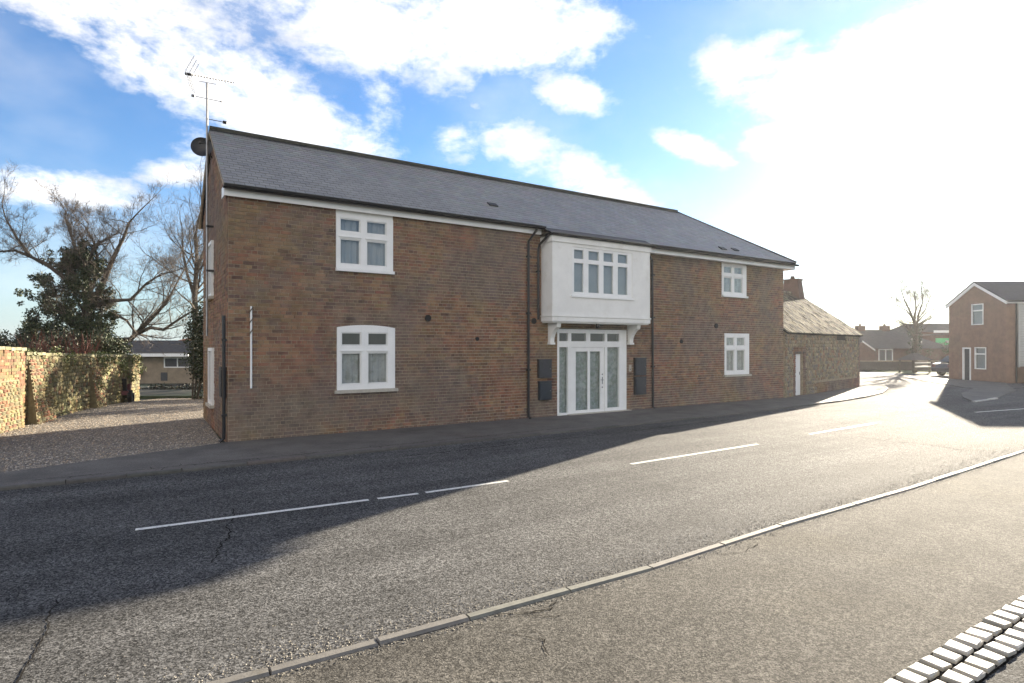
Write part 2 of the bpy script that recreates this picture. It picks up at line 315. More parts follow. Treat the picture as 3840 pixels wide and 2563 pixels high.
def pieces(name, items, m, parent, kind, limit=300, palette=None, stuff_name=None):
    """items: (centre, (sx,sy,sz), Matrix3 or None, colour, seed). The ones that show largest become objects, the rest one stuff mesh."""
    if not items: return
    bpy.context.view_layer.update()
    mw = parent.matrix_world if parent else Matrix.Identity(4); cp = cam.location
    def show(it):
        p = mw @ Vector(it[0]); d = p - cp
        if d.y < .5: return 0
        if abs(d.x / d.y) > .89 or abs(d.z / d.y) > .62: return 0
        a = sorted(it[1])[-2:]; return a[0] * a[1] / d.length_squared
    order = sorted(range(len(items)), key=lambda i: -show(items[i]))
    top = set(order[:limit])
    for i in order[:limit]:
        c, s, R, col, seed = items[i]
        q = tuple(max(round(a / .01) * .01, .004) if a > .03 else a for a in s)
        pc = min(range(len(palette)), key=lambda j: sum(abs(palette[j][k] - col[k]) for k in range(3))) if palette else 0
        key = (name, kind, tuple(round(a, 3) for a in q), pc, (seed % 6) if kind in ('rubble', 'sett') else 0, m.name)
        if key not in _cache:
            V, Fc = shape(kind, *q, seed=key[4]); cc_ = palette[pc] if palette else col
            _cache[key] = mesh_from(name, V, Fc, m, [cc_] * len(Fc))
        o = bpy.data.objects.new(name, _cache[key]); COL.objects.link(o); o.parent = parent; o.location = c
        if R is not None: o.rotation_euler = R.to_euler()
    rest = order[limit:]
    if rest:
        mb = MB()
        for i in rest:
            c, s, R, col, seed = items[i]; V, Fc = shape(kind, *s, seed=seed)
            if R is not None: V = [tuple(R @ Vector(v) + Vector(c)) for v in V]
            else: V = [(v[0] + c[0], v[1] + c[1], v[2] + c[2]) for v in V]
            mb.add(V, Fc, col)
        mb.build(stuff_name or name + 's', m, parent, cols=True, kind='stuff')

def jit(c, a=.12, rnd=random): k = 1 + rnd.uniform(-a, a); return tuple(max(.004, x * k * (1 + rnd.uniform(-.06, .06))) for x in c)
def courses(x0, x1, z0, z1, ch, bl, opens, clip=None, rowtype=None, joint=.011):
    """brick rectangles (xa, xb, za, zb) in courses, cut round the openings."""
    out = []; k = 0; z = z0
    while z < z1 - .02:
        zt = min(z + ch, z1)
        a, b = x0, x1
        if clip:
            cl_ = clip((z + zt) / 2)
            if cl_ is None: z += ch; k += 1; continue
            a, b = max(a, cl_[0]), min(b, cl_[1])
        blocks = [(o[0], o[1]) for o in opens if o[2] < (z + zt) / 2 < o[3]]
        segs = [(a, b)]
        for o0, o1 in blocks:
            ns = []
            for s0, s1 in segs:
                if o1 <= s0 or o0 >= s1: ns.append((s0, s1)); continue
                if o0 > s0: ns.append((s0, o0))
                if o1 < s1: ns.append((o1, s1))
            segs = ns
        head = (k % 2 == 1) if rowtype is None else rowtype(k, z)
        L_ = bl / 2 if head else bl
        for s0, s1 in segs:
            x = s0 - (s0 - x0) % L_ + (0 if head else L_ * .25 * (k % 4)) - L_
            while x < s1:
                xa, xb = max(x, s0), min(x + L_, s1)
                if xb - xa > .045: out.append((xa + joint / 2, xb - joint / 2, z + joint / 2, zt - joint / 2))
                x += L_
        z += ch; k += 1
    return out
def wall_backing(x0, x1, z0, z1, y0, y1, opens, clip_poly=None):
    """a slab with real openings: split into cells by the openings' edges."""
    xs = sorted({x0, x1, *[o[0] for o in opens], *[o[1] for o in opens]}); zs = sorted({z0, z1, *[o[2] for o in opens], *[o[3] for o in opens]})
    mb = MB()
    for i in range(len(xs) - 1):
        za = None
        for j in range(len(zs) - 1):
            cx, cz = (xs[i] + xs[i + 1]) / 2, (zs[j] + zs[j + 1]) / 2
            hole = any(o[0] < cx < o[1] and o[2] < cz < o[3] for o in opens)
            if not hole and za is None: za = zs[j]
            if hole and za is not None: mb.box(xs[i], xs[i + 1], y0, y1, za, zs[j]); za = None
        if za is not None: mb.box(xs[i], xs[i + 1], y0, y1, za, zs[-1])
    return mb

# ------------------------------------------------------------------ ground
def drop(x, y):
    """the drive on the left falls gently away from the street."""
    if x > -5.5 or y < 20: return 0.
    k = min(1, max(0, (-5.5 - x) / 3)); return -1.08 * k * min(1, max(0, (y - 20) / 27)) ** 1.0
gx = sorted(set([-2500, -900, -300, -120, -60] + [round(-40 + i * 1.0, 2) for i in range(0, 100)] + [75, 100, 200, 500, 1200, 2500]))
gy = sorted(set([-1500, -400, -100, -30, -10] + [round(-4 + i * 1.0, 2) for i in range(0, 74)] + [80, 100, 150, 300, 800, 3000]))
V = [(x, y, drop(x, y)) for y in gy for x in gx]; nx = len(gx)
Fc = [(j * nx + i, j * nx + i + 1, (j + 1) * nx + i + 1, (j + 1) * nx + i) for j in range(len(gy) - 1) for i in range(nx - 1)]
g = link('ground', mesh_from('ground', V, Fc, MT['soil'])); tag(g, kind='structure')
def sheet(name, poly, z, m, kind='structure', hgt=0., parent=None):
    """a flat polygon (counter-clockwise), with a skirt of depth hgt below when it is raised."""
    n = len(poly); V = [(p[0], p[1], z) for p in poly]; Fc = [tuple(range(n))]
    if hgt:
        V += [(p[0], p[1], z - hgt) for p in poly]; Fc += [((i + 1) % n, i, i + n, (i + 1) % n + n) for i in range(n)]
    o = link(name, mesh_from(name, V, Fc, m), parent)
    if kind: tag(o, kind=kind)
    return o
NEARK = [(-14, -3.2), (-7.5, .25), (-4.2, 2.1), (-1.5, 3.67), (-.31, 4.4), (1.3, 5.4), (3.08, 6.67), (5.78, 8.46), (9.83, 11.32), (14.5, 14.0), (21, 16.6), (40, 20)]
FARK = [(-30, -7.2), (-18, 1.4), (-12, 5.4), (-7.47, 8.61), (-5.53, 9.87), (-3.03, 11.55), (1.36, 14.4), (4.71, 16.7), (7.99, 19.0), (10.29, 20.7), (12.25, 22.2), (14.18, 23.9), (16.2, 26.0), (18.2, 28.7), (19.8, 31.6), (20.5, 35.5), (19.5, 40), (14, 47), (0, 56)]
road = [(-60, -30), (60, -30), (60, 20), (60, 46), (34, 48.5), (10, 56), (0, 58)] + FARK[::-1] + [(-60, -30)]
sheet('road', [(-60, -30), (60, -30), (60, 50), (36, 50), (24, 51), (10, 58), (0, 60), (-3, 58)] + FARK[::-1], .004, MT['asphalt'])
# near pavement
sheet('pavement', NEARK + [(40, -25), (-14, -25)], .05, MT['asphalt2'])
# far pavement in front of the houses
PAVB = [(20.0, 40), (16.5, 44), (12, 36), (17.36, 29.6), (10.74, 23.35), (-6.05, 12.57), (-8.6, 9.0), (-12.6, 6.2), (-19, 2.2), (-31, -6)]
sheet('pavement', FARK[:-2] + PAVB, .055, MT['pavement'], hgt=.05)
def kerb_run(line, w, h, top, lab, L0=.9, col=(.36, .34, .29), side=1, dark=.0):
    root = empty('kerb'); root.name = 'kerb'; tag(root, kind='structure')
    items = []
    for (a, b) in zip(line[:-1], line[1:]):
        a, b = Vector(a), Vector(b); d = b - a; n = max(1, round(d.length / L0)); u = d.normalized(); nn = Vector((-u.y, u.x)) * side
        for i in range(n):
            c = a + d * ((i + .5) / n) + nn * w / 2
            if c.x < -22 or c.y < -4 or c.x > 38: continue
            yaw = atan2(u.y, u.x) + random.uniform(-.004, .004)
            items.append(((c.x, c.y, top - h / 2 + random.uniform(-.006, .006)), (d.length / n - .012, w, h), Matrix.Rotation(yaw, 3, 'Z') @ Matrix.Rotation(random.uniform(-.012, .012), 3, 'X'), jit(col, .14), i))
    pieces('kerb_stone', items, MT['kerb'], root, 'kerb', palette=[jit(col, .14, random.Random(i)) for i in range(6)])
kerb_run(NEARK, .10, .16, .070, '', col=(.155, .147, .125), side=1)
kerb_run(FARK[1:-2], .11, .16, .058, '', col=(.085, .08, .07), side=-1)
# drive
GRAV = [(-12.6, 6.2), (-8.6, 9.0), (-6.05, 12.45), (-8.7, 16.75), (-7.5, 24), (-8.0, 30), (-16.2, 30), (-14.9, 22.5), (-13.35, 17), (-12.4, 13.8), (-12.4, 6.3)]
gm = MB()
gyy = [6.3, 9, 12.45, 16.75, 20, 23, 26]
def gl_(y): return np.interp(y, [6.3, 13.8, 17, 22.5, 30], [-12.7, -12.0, -13.3, -14.8, -16])
def gr_(y): return np.interp(y, [6.3, 9, 12.45, 16.75, 24, 30], [-12.5, -8.6, -6.1, -8.72, -7.8, -8])
for a, b in zip(gyy[:-1], gyy[1:]):
    z = [(gl_(a), a), (gr_(a), a), (gr_(b), b), (gl_(b), b)]
    gm.add([(p[0], p[1], .03 + drop(min(p[0], -9), p[1])) for p in z], [(0, 1, 2, 3)])
tag(gm.build('gravel_drive', MT['gravel']), kind='structure')
V = []; Fc = []; C3 = []; k = 0
pal = [(.36, .31, .25), (.27, .23, .18), (.20, .17, .14), (.33, .25, .17), (.16, .15, .145), (.42, .38, .32)]
rg = random.Random(3)
while k < 26000:
    y = 8 + 18 * rg.random() ** 1.35; x = gl_(y) + (gr_(y) - gl_(y)) * rg.random()
    s = rg.uniform(.010, .024); zz = .035 + drop(min(x, -9), y) + s * .3; a = rg.random() * 6.28
    n = len(V); ca, sa = cos(a) * s, sin(a) * s
    V += [(x + ca, y + sa, zz), (x - sa, y + ca, zz + s * .2), (x - ca * .8, y - sa * .8, zz), (x + sa, y - ca, zz), (x + ca * .1, y, zz + s * .7)]
    Fc += [(n, n + 1, n + 4), (n + 1, n + 2, n + 4), (n + 2, n + 3, n + 4), (n + 3, n, n + 4)]; C3 += [pal[k % 6]] * 4; k += 1
o = link('gravel', mesh_from('gravel', V, Fc, MT['pebble'], C3)); tag(o, 'loose pale brown gravel covering the drive beside the brick house', 'gravel', kind='stuff')
# white centre line
def strip(mb, line, w, z):
    for a, b in zip(line[:-1], line[1:]):
        a, b = Vector(a), Vector(b); u = (b - a).normalized(); n = Vector((-u.y, u.x)) * w / 2
        mb.add([(*(a - n), z), (*(b - n), z), (*(b + n), z), (*(a + n), z)], [(0, 1, 2, 3)])
marks = empty('road_markings'); tag(marks, kind='structure')
for seg in ([(-4.29, 6.72), (-1.95, 8.02)], [(-1.84, 8.08), (-1.33, 8.36)], [(-1.23, 8.42), (-.06, 9.15)], [(2.11, 10.45), (5.23, 12.57)], [(7.07, 14.0), (9.85, 16.0)], [(14.6, 18.6), (17.2, 19.7)]):
    mb = MB(); strip(mb, seg, .085, .009); mb.build('centre_dash', MT['line'], marks)
cr = empty('tar_joints'); tag(cr, kind='structure')
def crack(pts, w, z=.008, wob=.03, seed=1, sub=True):
    r = random.Random(seed); out = []
    for a, b in zip(pts[:-1], pts[1:]):
        a, b = Vector(a), Vector(b); n = max(2, int((b - a).length / .12)); u = (b - a).normalized(); nn = Vector((-u.y, u.x))
        for i in range(n): out.append(a + (b - a) * i / n + nn * r.uniform(-wob, wob))
    out.append(Vector(pts[-1])); mb = MB(); w *= .55; fine = []
    for a, b in zip(out[:-1], out[1:]):
        for f in (0, .33, .66): fine.append(a.lerp(b, f) + Vector((r.uniform(-.012, .012), r.uniform(-.012, .012))))
    fine.append(out[-1]); out = fine
    if sub:
        for q in range(2, len(out) - 2, 5):
            if r.random() < .6:
                d_ = Vector((r.uniform(-1, 1), r.uniform(-1, 1))).normalized() * r.uniform(.08, .22); crack([out[q], out[q] + d_ * .5 + Vector((r.uniform(-.03, .03), r.uniform(-.03, .03))), out[q] + d_], w * .9, z, .012, seed * 31 + q, False)
    for i in range(len(out) - 1):
        ww = w * r.uniform(.5, 1.4); u = (out[i + 1] - out[i]).normalized(); nn = Vector((-u.y, u.x)) * ww / 2
        mb.add([(*(out[i] - nn), z), (*(out[i + 1] - nn), z), (*(out[i + 1] + nn), z), (*(out[i] + nn), z)], [(0, 1, 2, 3)])
    (mb.build('tar_joint', MT['tar'], cr) if mb.f else None)
crack([(-3.75, 4.85), (-3.35, 4.2), (-3.05, 3.6)], .022, wob=.01, seed=2)
crack([(8.0, 13.5), (8.35, 12.9), (8.9, 12.4), (9.0, 11.9), (9.6, 11.75)], .035, wob=.02, seed=3)
crack([(-3.6, 7.6), (-3.1, 6.4), (-2.9, 5.7)], .02, seed=5, wob=.04)
crack([(-.12, 4.47), (.08, 4.52), (.28, 4.60), (.36, 4.72)], .02, z=.055, wob=.025, seed=6); crack([(.10, 4.52), (.2, 4.46), (.42, 4.50)], .01, z=.055, wob=.02, seed=7); crack([(2.0, 5.78), (2.3, 5.86), (2.55, 6.12)], .014, z=.055, wob=.02, seed=9)
None; None
None; crack([(-.1, 4.25), (.2, 4.1), (.25, 3.9)], .012, z=.055, seed=11, wob=.02)
crack([(-7.3, 8.95), (-5.4, 10.2), (-2.9, 11.85), (1.4, 14.75)], .03, z=.06, wob=.015, seed=12)
crack([(-2.0, 11.2), (1.6, 13.6), (6.0, 16.6)], .05, z=.008, wob=.03, seed=13)
V = []; Fc = []; C3 = []; rg = random.Random(8)
for k in range(9000):     # grit swept against the kerb
    i = rg.choice([1, 2, 3, 4, 5, 6, 7, 7, 8, 8, 9]); a, b = Vector(NEARK[i]), Vector(NEARK[i + 1]); u_ = (b - a).normalized(); n_ = Vector((-u_.y, u_.x)); side = rg.random() < .8
    p = a + (b - a) * rg.random() + n_ * ((.13 + abs(rg.gauss(0, .22))) if side else -(.01 + abs(rg.gauss(0, .04)))); s = rg.uniform(.003, .008); zz = .006 if side else .052; n = len(V); q = rg.random() * 6.28; ca, sa = cos(q) * s, sin(q) * s
    V += [(p.x + ca, p.y + sa, zz), (p.x - sa, p.y + ca, zz), (p.x - ca, p.y - sa, zz), (p.x + sa, p.y - ca, zz), (p.x, p.y, zz + s * .9)]; Fc += [(n, n + 1, n + 4), (n + 1, n + 2, n + 4), (n + 2, n + 3, n + 4), (n + 3, n, n + 4)]; C3 += [rg.choice([(.30, .27, .21), (.2, .18, .15), (.36, .33, .27)])] * 4
o = link('grit', mesh_from('grit', V, Fc, MT['pebble'], C3)); tag(o, 'pale loose grit gathered along the near kerb', 'grit', kind='stuff')
# white setts bottom right
st = empty('sett_strip', (0, 0, 0)); tag(st, kind='structure')
u = Vector((sin(radians(57)), cos(radians(57)))); nn = Vector((u.y, -u.x)); o0 = Vector((2.40, 3.66)); items = []
for r_ in range(2):
    for i in range(-9, 22):
        p = o0 + u * (.168 * i + (.05 if r_ else 0) + random.uniform(-.008, .008)) + nn * (.068 + .160 * r_)
        items.append(((p.x, p.y, .048 + random.uniform(-.005, .005)), (.112, .128, .07), Matrix.Rotation(atan2(u.y, u.x) + random.uniform(-.06, .06), 3, 'Z') @ Matrix.Rotation(random.uniform(-.03, .03), 3, 'X'), jit((.36, .345, .30), .16), i + 9 * r_))
pieces('sett', items, MT['sett'], st, 'sett', palette=[(.36, .345, .30), (.30, .285, .245), (.42, .40, .36), (.33, .32, .29)])
mb = MB(); strip(mb, [tuple(o0 - u * 2 + nn * .148), tuple(o0 + u * 4 + nn * .148)], .32, .054); mb.build('sett_bed', MT['tar'], st)
mb = MB(); strip(mb, [tuple(o0 - u * 2 + nn * .62), tuple(o0 + u * 6 + nn * .62)], .64, .054)
tag(mb.build('gutter_tarmac', MT['asphalt']), kind='structure')

# ------------------------------------------------------------------ the brick house
HA = atan2(.5402, .8415)
house = empty('brick_house', (-6.05, 12.57, 0), HA)
tag(house, 'long two storey brown brick house with slate roof and white bay over its entrance', 'house')
LEN, DEP, EAVE = 19.95, 5.2, 5.42
RD, RH = 2.7, 7.51                      # ridge depth and height
SL = (RH - 5.50) / (RD + .15)
def roof_h(y): return RH - SL * abs(RD - y) if y <= RD else RH - SL * (y - RD)
WINS = [(2.29, 3.69, 3.92, 5.42), (2.31, 3.74, 1.06, 2.55), (16.18, 17.59, 3.90, 5.42), (16.33, 17.75, .98, 2.58)]
DOOR = (8.76, 11.52, .03, 2.62)
opens = WINS + [DOOR]
wall = wall_backing(0, LEN, -.3, 5.45, 0, .28, opens).build('wall', MT['mortar'], house)
PALB = [(0.225, 0.128, 0.079), (0.242, 0.140, 0.086), (0.196, 0.113, 0.074), (0.239, 0.117, 0.074), (0.217, 0.140, 0.087), (0.175, 0.110, 0.081), (0.265, 0.160, 0.099), (0.212, 0.107, 0.070), (0.228, 0.151, 0.085), (0.127, 0.076, 0.057)]
def bcol(x, z):
    w = [4, 3, 3, 2, 3, 3.5, 1.6, 1.5, 2, 2.0]
    if z < 1.0: w = [2, 1, 4, 2, 3, 4, 1, 3, 1, 2]
    if x < 5 and z > 1.6: w[8] += 5; w[4] += 3; w[6] += 2
    if x > 12: w[3] += 3; w[7] += 2; w[2] += 2
    return random.choices(PALB, w)[0]
items = []
BO = opens + [(8.18, 12.0, 3.0, 5.5)]
for (xa, xb, za, zb) in courses(0, LEN, -.14, 5.42, .0815, .235, BO, joint=.015, rowtype=lambda k, z: (k % 2 == 0) if z < 1.25 else (k % 4 == 0)):
    pr = .009 + random.uniform(-.004, .006) + (.006 if random.random() < .04 else 0)
    items.append((((xa + xb) / 2, .02 - (.02 + pr) / 2, (za + zb) / 2), (xb - xa, .02 + pr, zb - za), None, jit(bcol(xa, za), .15), 0))
pieces('brick', items, MT['brick'], wall, 'brick', limit=250, palette=PALB)
# gable wall (left end): x thickness 0..0.28, along y
gz = lambda z: None if z > RH - .12 else ((0, DEP) if z < EAVE else (max(0, RD - (RH - .1 - z) / SL), min(DEP, RD + (RH - .1 - z) / SL)))
mb = MB(); mb.prism([(.285, -.3), (DEP, -.3), (DEP, EAVE), (RD, RH - .12), (.285, 5.6)], .002, .28, 'x')
gw = mb.build('gable_wall', MT['mortar'], house)
GO = [(2.62, 3.55, 3.35, 4.75), (2.5, 3.45, .62, 2.05)]
items = []
for (ya, yb, za, zb) in courses(.0, DEP, -.14, RH - .1, .0815, .235, GO, clip=gz):
    pr = .009 + random.uniform(-.004, .006)
    items.append(((.01 - pr / 2, (ya + yb) / 2, (za + zb) / 2), (yb - ya, .02 + pr, zb - za), Matrix.Rotation(pi / 2, 3, 'Z'), jit(random.choice(PALB), .16), 0))
pieces('brick', items, MT['brick'], gw, 'brick', limit=50, palette=PALB)
for (a, b, c, d) in GO:   # gable windows, shallow in the end wall
    f_ = MB(); f_.box(-.06, .02, a, a + .07, c, d).box(-.06, .02, b - .07, b, c, d).box(-.06, .02, a + .07, b - .07, c, c + .08).box(-.06, .02, a + .07, b - .07, d - .08, d).box(-.05, .01, (a + b) / 2 - .03, (a + b) / 2 + .03, c + .08, d - .08)
    w_ = f_.build('window', MT['white'], house); B('pane', MT['darkbox'], w_, -.02, -.012, a + .07, b - .07, c + .08, d - .08); B('sill', MT['stone_sill'], w_, -.11, .02, a - .06, b + .06, c - .07, c - .002)
B('wall_rear', MT['mortar'], house, .28, LEN, DEP - .25, DEP, -.3, EAVE); B('wall_end', MT['mortar'], house, LEN - .28, LEN - .002, .28, DEP - .25, -.3, EAVE)
items = []
for (ya, yb, za, zb) in courses(0, DEP, -.14, 5.42, .0815, .235, []):
    items.append(((LEN - .01 + .006, (ya + yb) / 2, (za + zb) / 2), (yb - ya, .03, zb - za), Matrix.Rotation(pi / 2, 3, 'Z'), jit(random.choice(PALB), .16), 0))
mb = MB()
for c, s, R, col, seed in items:
    Vv, Ff = shape('brick', *s); mb.add([tuple(R @ Vector(v) + Vector(c)) for v in Vv], Ff, col)
mb.build('end_bricks', MT['brick'], house, cols=True, kind='stuff')
B('inner_floor', MT['interior'], house, .3, LEN - .3, .3, DEP - .3, 2.75, 2.9)
B('inner_wall', MT['interior'], house, .3, LEN - .3, 1.6, 1.7, 0, 2.74); B('inner_wall', MT['interior'], house, .3, LEN - .3, 1.6, 1.7, 2.91, 5.3)
# roof: the eave kicks forward from the bay on
XL, XR = -.10, 20.25; RX = 16.95; EY0, EY1 = -.17, -.36
def eave_y(x): return EY0 if x < 8.14 else EY1
def eave_z(x): return roof_h(eave_y(x))
hipx = lambda y: XR - (XR - RX) * (y - EY1) / (RD - EY1)      # x of the hip line at depth y (front)
hipx_r = lambda y: XR - (XR - RX) * (DEP + .3 - y) / (DEP + .3 - RD)
mb = MB(); t_ = .05
def quad(P, th=.04):
    P = [Vector(p) for p in P]; n = (P[1] - P[0]).cross(P[2] - P[0]).normalized(); Q = [p - n * th for p in P]; k = len(P)
    mb.add(P + Q, [tuple(range(k)), tuple(range(2 * k - 1, k - 1, -1))] + [((i + 1) % k, i, i + k, (i + 1) % k + k) for i in range(k)])
quad([(XL, EY0, roof_h(EY0)), (8.14, EY0, roof_h(EY0)), (8.14, RD, RH), (XL, RD, RH)])
quad([(8.14, EY1, roof_h(EY1)), (XR, EY1, roof_h(EY1)), (RX, RD, RH), (8.14, RD, RH)])
zr = RH - SL * (DEP + .3 - RD)
quad([(XR, EY1, roof_h(EY1)), (XR, DEP + .3, zr), (RX, RD, RH)])
quad([(XR, DEP + .3, zr), (XL, DEP + .3, zr), (XL, RD, RH), (RX, RD, RH)])
roof = mb.build('roof', MT['roof_under'], house)
slope = atan2(SL, 1); Rf = Matrix.Rotation(slope - .045, 3, 'X')
PALS = [(0.213, 0.205, 0.189), (0.202, 0.195, 0.182), (0.224, 0.216, 0.200), (0.190, 0.184, 0.171), (0.216, 0.208, 0.191), (0.233, 0.224, 0.207)]
items = []; ex = .15; wsl = .21; cs, sn = cos(slope), sin(slope); k = 0
s_ = 0.
Ltot = (RD - EY1) / cs
while s_ < Ltot - .04:
    ymid = EY1 + (s_ + .12) * cs; xa = XL + (wsl / 2 if k % 2 else 0) - wsl
    while xa < XR:
        x0, x1 = max(xa, XL), min(xa + wsl, hipx(min(RD, EY1 + (s_ + .0) * cs)))
        x1 = min(x1, hipx(min(RD, ymid)))
        if ymid < EY0 + .06 and x0 < 8.14: x0 = 8.14
        if x1 - x0 > .05:
            l_ = min(.19, Ltot - s_)
            y = EY1 + (s_ + l_ / 2) * cs; z = roof_h(EY1) + (s_ + l_ / 2) * sn
            off = .014 + random.uniform(-.001, .002)
            items.append((((x0 + x1) / 2, y - sn * off, z + cs * off), (x1 - x0 - .006, l_, .010), Rf, jit(random.choice(PALS), .05), 0))
        xa += wsl
    s_ += ex; k += 1
pieces('slate', items, MT['slate'], roof, 'slab', limit=300, palette=PALS)
# rear and hip slates, seen only from the side
mb = MB(); s_ = 0; slr = slope
while s_ < Ltot - .3:
    y0, y1 = DEP + .3 - s_ * cs, DEP + .3 - (s_ + .24) * cs; z0, z1 = zr + s_ * sn + .03, zr + (s_ + .24) * sn + .02
    mb.add([(XL, y0, z0), (hipx_r(y0), y0, z0), (hipx_r(y1), y1, z1), (XL, y1, z1)], [(3, 2, 1, 0)], jit(PALS[1])); s_ += ex
n_ = 15
for i in range(n_):
    a, b = i / n_, (i + 1.15) / n_; b = min(b, 1)
    P = lambda q, yy: (XR + .01 - (XR - RX) * q, yy + (RD - yy) * q, None)
    za, zb = roof_h(EY1) + (RH - roof_h(EY1)) * a + .03, roof_h(EY1) + (RH - roof_h(EY1)) * b + .018
    pa, pb, pc, pd = P(a, EY1), P(a, DEP + .3), P(b, DEP + .3), P(b, EY1)
    mb.add([(pa[0], pa[1], za), (pb[0], pb[1], za), (pc[0], pc[1], zb), (pd[0], pd[1], zb)], [(0, 1, 2, 3)], jit(PALS[2]))
mb.build('rear_slates', MT['slate'], roof, cols=True, kind='stuff')
# ridge and hip cappings
x = XL; 
while x < RX:
    l_ = min(.45, RX - x)
    m2 = MB(); m2.prism([(RD - .09, RH - .035), (RD, RH + .03), (RD + .09, RH - .035), (RD + .07, RH - .045), (RD, RH + .005), (RD - .07, RH - .045)][::-1], x + .003, x + l_ - .003, 'x'); m2.build('ridge_tile', MT['lead'], roof); x += .45
hp = MB(); hp.tube([(RX, RD, RH + .01), (XR + .01, EY1, roof_h(EY1) + .03)], .045, 6); hp.build('hip_roll', MT['lead'], roof)
hp = MB(); hp.tube([(RX, RD, RH + .01), (XR + .01, DEP + .3, zr + .03)], .045, 6); hp.build('hip_roll', MT['lead'], roof)
vg = MB(); vg.tube([(XL + .02, EY0, roof_h(EY0) - .03), (XL + .02, RD, RH - .03), (XL + .02, DEP + .3, zr - .03)], .035, 6); vg.build('verge', MT['mortar'], roof)
for xs_, ys_ in ((7.0, .75), (16.2, -.02), (16.95, .02)):   # little roof vents
    m2 = MB(); m2.box(-.14, .14, -.10, .10, 0, .045); o = m2.build('roof_vent', MT['lead'], roof, loc=(xs_, ys_, roof_h(ys_) + .01)); o.rotation_euler = (slope - .05, 0, 0)
# fascia, soffit, gutter
B('fascia', MT['white'], house, -.06, 8.12, EY0 + .06, EY0 + .09, 5.28, 5.45); B('soffit', MT['white'], house, -.06, 8.12, EY0 + .09, -.012, 5.30, 5.32)
B('fascia', MT['white'], house, 12.06, XR - .02, EY1 + .06, EY1 + .09, 5.10, 5.28); B('soffit', MT['white'], house, 12.06, XR - .02, EY1 + .09, -.012, 5.12, 5.14)
B('fascia', MT['white'], house, XR - .02, XR + .01, EY1 + .06, DEP + .2, 5.10, 5.28); B('fascia', MT['white'], house, -.09, -.06, EY0 + .06, .3, 5.28, 5.5)
def gutter(pts, z, r=.06):
    m2 = MB(); n = 7; base = 0
    for a, b in zip(pts[:-1], pts[1:]):
        a, b = Vector(a), Vector(b); u = (b - a).normalized(); nn = Vector((u.y, -u.x))
        prof = [(cos(pi + pi * i / n) * r, sin(pi + pi * i / n) * r) for i in range(n + 1)] + [(cos(2 * pi - pi * i / n) * (r - .006), sin(2 * pi - pi * i / n) * (r - .006)) for i in range(n + 1)]
        k = len(prof); V = [(a.x + nn.x * p[0], a.y + nn.y * p[0], z + p[1]) for p in prof] + [(b.x + nn.x * p[0], b.y + nn.y * p[0], z + p[1]) for p in prof]
        m2.add(V, [(i, (i + 1) % k, (i + 1) % k + k, i + k) for i in range(k)] + [tuple(range(k - 1, -1, -1)), tuple(range(k, 2 * k))])
    m2.build('gutter', MT['black'], house)
gutter([(-.12, EY0 - .045), (8.16, EY0 - .045)], 5.485, .082)
gutter([(8.02, -.20), (8.02, -.64), (12.1, -.64)], 5.30, .055) if False else None
gutter([(8.10, -.12), (8.10, EY1 - .26), (8.18, EY1 - .26)], 5.265, .055)
gutter([(8.10, EY1 - .26), (12.12, EY1 - .26)], 5.263, .068); gutter([(12.12, EY1 - .04), (XR + .05, EY1 - .04)], 5.29, .07)
# lead apron between the main slope and the bay's gutter
qd = MB(); qd.add([(8.12, EY1 - .25, 5.262), (12.1, EY1 - .25, 5.262), (12.1, EY1 + .12, roof_h(EY1 + .12) + .032), (8.12, EY1 + .12, roof_h(EY1 + .12) + .032)], [(0, 1, 2, 3)]); qd.build('bay_slates', MT['lead'], roof)
def pipe(pts, br):
    m2 = MB(); m2.tube(pts, .036, 8); o = m2.build('downpipe', MT['black'], house)
    for z in br: B('pipe_clip', MT['black'], o, pts[-2][0] - .052, pts[-2][0] + .052, pts[-2][1] - .044, .0, z, z + .05)
pipe([(7.88, EY0 - .03, 5.46), (7.88, EY0 - .03, 5.36), (7.70, -.07, 5.05), (7.70, -.07, .10), (7.70, -.16, .06)], [4.6, 3.0, 1.4])
pipe([(8.09, -.50, 5.24), (8.06, -.38, 5.12), (8.04, -.12, 4.98), (8.04, -.07, 4.85), (8.04, -.07, 2.9), (8.04, -.07, 2.85)], [4.2])
pipe([(12.20, EY1 - .03, 5.26), (12.24, -.2, 5.12), (12.60, -.07, 4.9), (12.64, -.07, .10), (12.66, -.14, .06)], [4.4, 3.0, 1.4])
pipe([(-.075, .06, 2.75), (-.075, .06, .12), (-.16, .06, .06)], [2.2, .6])

